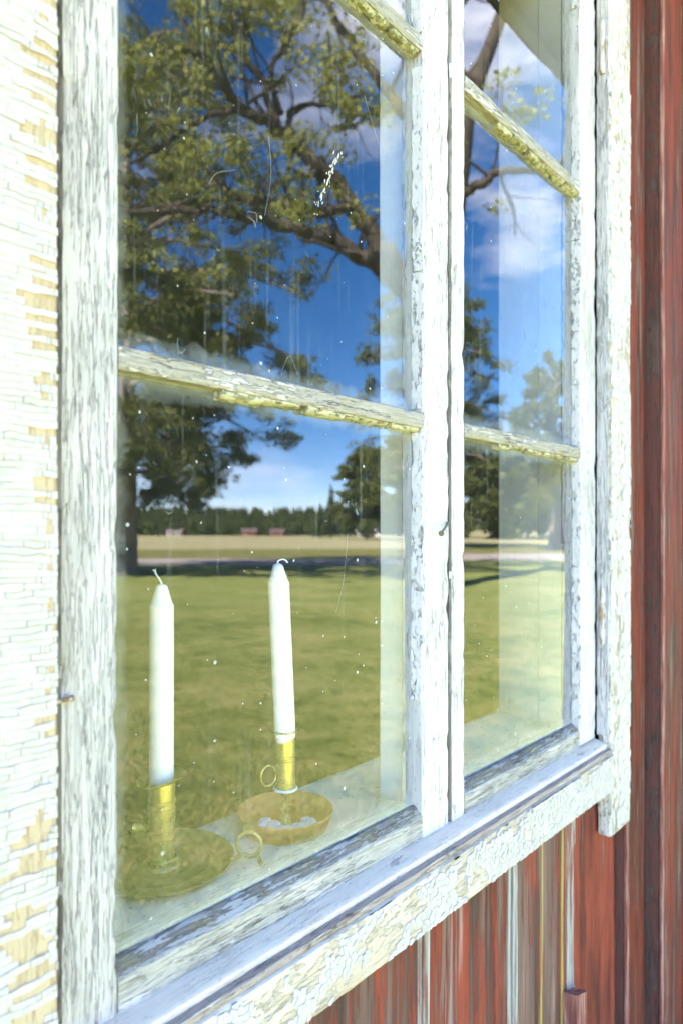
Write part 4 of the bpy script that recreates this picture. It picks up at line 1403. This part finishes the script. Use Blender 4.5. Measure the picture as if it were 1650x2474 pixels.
for k, (px, d, h, rad) in enumerate(((800, 150, 12.3, 2.6), (775, 158, 8.5, 2.2), (845, 165, 10.5, 2.4))):
    rnd = random.Random(80 + k)
    b = P(d, (px - 825) / 1650 * d, 0)
    t = tag(empty('spruce', b), ['tall dark spruce standing out above the far wood', 'shorter spruce just left of the tall one', 'spruce right of the tall one before the leafy trees'][k], 'tree', 'trees mirrored in the window')
    V, F = [], []
    spruce_geom(V, F, b, h, rad, rnd, 16, 11)
    link('crown', mesh(V, F), MAT['spruce'], t)
    mb = MB()
    mb.tube([b + Vector((0, 0, -.2)), b + Vector((0, 0, h * .5)), b + Vector((0, 0, h * .97))], [0.2, 0.12, 0.03], 6)
    mb.build('trunk', MAT['bark'], t)
rnd = random.Random(7)
V, F = [], []
for k in range(2600):
    d = 262 + 190 * rnd.random() ** 1.4
    lat = rnd.uniform(-0.42, 0.75) * d
    z = 0
    if d > 300:
        i = (d - 300) / 45
        z = (1 - (1 - min(1, i / 6)) ** 2) * (12.5 + 3.5 * mn.noise(Vector((lat * 0.006, 1.2, i * .1))))
    h = rnd.uniform(4.5, 7.0) if d < 300 else rnd.uniform(6.0, 8.5)
    spruce_geom(V, F, P(d, lat, z), h, rnd.uniform(1.8, 3.4), rnd, 6, 7)
tag(link('forest', mesh(V, F), MAT['spruce']), 'dark spruce wood along the far edge of the field', 'forest', kind='stuff')

# farms at the edge of the wood
mm = M('farm red'); MAT['farm_red'] = mm.base(mm.ramp(mm.noise((2, 2, .4), 3), [(0.4, (0.17, 0.04, 0.035)), (0.6, (0.24, 0.06, 0.05))]), 0.85, 0.1)
mm = M('farm grey'); MAT['farm_grey'] = mm.base(mm.ramp(mm.noise((2, 2, .4), 3), [(0.4, (0.38, 0.35, 0.32)), (0.6, (0.52, 0.49, 0.46))]), 0.85, 0.1)
mm = M('farm roof'); MAT['farm_roof'] = mm.base(mm.ramp(mm.noise(1.2, 3), [(0.4, (0.10, 0.075, 0.07)), (0.6, (0.15, 0.115, 0.105))]), 0.7, 0.3)
mm = M('farm white'); MAT['farm_white'] = mm.base(mm.ramp(mm.noise(3, 3), [(0.4, (0.74, 0.74, 0.72)), (0.6, (0.8, 0.8, 0.79))]), 0.7, 0.3)
mm = M('farm pane'); MAT['farm_pane'] = mm.base(mm.ramp(mm.noise(3, 3), [(0.4, (0.03, 0.035, 0.04)), (0.6, (0.05, 0.055, 0.06))]), 0.1, 0.5)


def farm(name, px, d, L, Wd, hw, hr, mw, label, nwin, rotx=0.0):
    c = P(d, (px - 825) / 1650 * d, 0)
    t = tag(empty(name, c), label, 'house' if 'house' in name else 'barn', 'farm buildings across the field')
    ex = (RT * math.cos(rotx) + AX * math.sin(rotx)).normalized()
    ey = Vector((-ex.y, ex.x, 0))
    if ey.dot(AX) < 0: ey = -ey
    def G(u, v, z): return c + ex * u + ey * v + Vector((0, 0, z))
    mb = MB()
    a, b = L / 2, Wd / 2
    mb.add([G(-a, -b, -.3), G(a, -b, -.3), G(a, b, -.3), G(-a, b, -.3), G(-a, -b, hw), G(a, -b, hw), G(a, b, hw), G(-a, b, hw), G(-a, 0, hw + hr), G(a, 0, hw + hr)],
           [(0, 1, 5, 4), (1, 2, 6, 9, 5), (2, 3, 7, 6), (3, 0, 4, 8, 7), (4, 5, 9, 8), (6, 7, 8, 9)])
    mb.build('wall', mw, t)
    for s in (-1, 1):
        mb = MB()
        mb.add([G(-a - .4, s * (b + .4), hw - .25), G(a + .4, s * (b + .4), hw - .25), G(a + .4, 0, hw + hr + .12), G(-a - .4, 0, hw + hr + .12),
                G(-a - .4, s * (b + .4), hw - .4), G(a + .4, s * (b + .4), hw - .4), G(a + .4, 0, hw + hr + .02), G(-a - .4, 0, hw + hr + .02)],
               [(0, 1, 2, 3), (4, 7, 6, 5), (0, 4, 5, 1), (1, 5, 6, 2), (3, 7, 4, 0)])
        mb.build('roof', MAT['farm_roof'], t)
    for k in range(nwin):
        u = -a + L * (k + 0.5) / nwin
        def wbox(u0, u1, z0, z1, v0, v1, nm, mt, par):
            mb = MB()
            mb.add([G(u0, v0, z0), G(u1, v0, z0), G(u1, v1, z0), G(u0, v1, z0), G(u0, v0, z1), G(u1, v0, z1), G(u1, v1, z1), G(u0, v1, z1)],
                   [(0, 3, 2, 1), (4, 5, 6, 7), (0, 1, 5, 4), (1, 2, 6, 5), (2, 3, 7, 6), (3, 0, 4, 7)])
            return mb.build(nm, mt, par)
        wn = wbox(u - .6, u + .6, hw * .35, hw * .8, -b - .06, -b + .05, 'window', MAT['farm_white'], t)
        wbox(u - .45, u + .45, hw * .42, hw * .75, -b - .09, -b - .065, 'pane', MAT['farm_pane'], wn)
    return t


farm('farm_house', 428, 262, 6, 5, 1.4, 1.2, MAT['farm_grey'], 'low grey farm building right of the dark tree trunk', 2)
farm('farm_barn', 602, 262, 5.5, 5, 1.5, 1.3, MAT['farm_red'], 'red farm building with pale roof left of the bright red one', 2)
farm('farm_house', 668, 258, 5, 5, 1.4, 1.2, MAT['farm_red'], 'bright red farmhouse right of the red barn across the field', 2)
farm('farm_house', 888, 215, 8, 5, 1.6, 0.9, MAT['farm_white'], 'low white building under the trees at the field edge', 2)
farm('red_barn', 1418, 46, 3.0, 5, 3.6, 2.0, MAT['farm_red'], 'red barn near the road at the right edge of the far panes', 0)


# dried splash on the middle pane of the nearer leaf, small spatters elsewhere
def on_glass(px, py):
    k = (px - 825) / 1650
    X_ = 0.43 * (0.7455 + 0.6665 * k) / (0.6665 - 0.7455 * k)
    dep = 0.7455 * X_ + 0.6665 * 0.43
    return X_, ZC + (1285 - py) / 1650 * dep


rg = random.Random(77)
mb = MB()


def blot(px, py, ru, rv, ang):
    u, v = on_glass(px, py)
    n_ = 9
    pl = []
    for i_ in range(n_):
        a = 2 * math.pi * i_ / n_
        r_ = 0.7 + 0.6 * rg.random()
        du, dv = math.cos(a) * ru * r_, math.sin(a) * rv * r_
        pl.append((u + du * math.cos(ang) - dv * math.sin(ang), v + du * math.sin(ang) + dv * math.cos(ang)))
    chip(mb, pl, lambda a, b, h: Vector((a, 0.0003 - h * 0.25, b)), 0.0003, rg)


for i_ in range(7):
    t = i_ / 9
    blot(818 - 60 * t, 376 + 148 * t, 0.0011 * (1 - 0.5 * t), 0.0034 * (1 - 0.4 * t), -0.38)
for i_ in range(40):
    t = rg.random()
    blot(818 - 60 * t + rg.gauss(0, 5), 372 + 148 * t + rg.gauss(0, 5), 0.0003 + 0.0007 * rg.random() * (1 - 0.6 * t), 0.0006 + 0.0022 * rg.random() * (1 - 0.6 * t), -0.35 + rg.gauss(0, .2))
for i_ in range(60):
    u_, v_ = rg.uniform(300, 985), rg.uniform(30, 1900)
    blot(u_, v_, 0.0002 + 0.0004 * rg.random(), 0.0003 + 0.0010 * rg.random() ** 2, rg.uniform(-1.5, 1.5))
spl = mb.build('spatter', MAT['flake'], ca)
tag(spl, kind='stuff')
# threads of old cobweb stuck to the glass
mb = MB()
for (pts) in (((505, 445), (525, 418), (572, 410)), ((640, 520), (655, 430), (650, 330)), ((840, 1290), (830, 1400), (812, 1480)),               ((880, 230), (900, 300), (915, 350)), ((680, 900), (700, 860), (720, 905))):
    q = [Vector((a, 0.0, b)) for a, b in [on_glass(*p_) for p_ in pts]]
    mb.tube(crv(q, 6), 0.00008, 4)
tag(mb.build('cobweb', MAT['flake'], ca), kind='stuff')

# mown grass: real blades over the near lawn
rs = np.random.RandomState(9)
n = 720000
dd = 2.0 + 13 * rs.random(n) ** 1.5
la = (rs.random(n) * 1.0 - 0.40) * dd
px_ = np.outer(dd, np.array(AX)) + np.outer(la, np.array(RT)) + np.array([0, 0.43, 0])
ok = px_[:, 1] < -0.12
px_, dd = px_[ok], dd[ok]
n = len(px_)
h = (0.010 + 0.018 * rs.random(n)) * np.clip((15.5 - dd) / 4, 0.25, 1)
an = rs.random(n) * 6.283
wv = np.stack([np.cos(an), np.sin(an), np.zeros(n)], 1) * (0.0016 + 0.0018 * rs.random(n))[:, None]
tp = px_ + np.stack([rs.normal(size=n) * 0.009, rs.normal(size=n) * 0.009, h], 1)
px_[:, 2] = 0.004
V = np.stack([px_ - wv, px_ + wv, tp], 1).reshape(-1, 3)
mm = M('grass blades')
gi = mm.n('NewGeometry')
n1 = mm.noise((0.55, 0.55, 0.01), 6, 0.65)
n2 = mm.noise((3.2, 3.2, 0.01), 6, 0.72)
cc = mm.ramp(mm.math('ADD', mm.math('MULTIPLY', n1, 0.40), mm.math('ADD', mm.math('MULTIPLY', n2, 0.45), mm.math('MULTIPLY', gi.outputs['Random Per Island'], 0.15))),
             [(0.40, (0.12, 0.155, 0.036)), (0.48, (0.21, 0.245, 0.064)), (0.54, (0.285, 0.29, 0.095)), (0.62, (0.38, 0.35, 0.155))])
MAT['grass'] = mm.base(cc, 0.8, 0.15)
tag(link('grass', npmesh(V, np.arange(n * 3).reshape(n, 3)), MAT['grass']), 'short mown grass blades standing on the lawn', 'grass', kind='stuff')
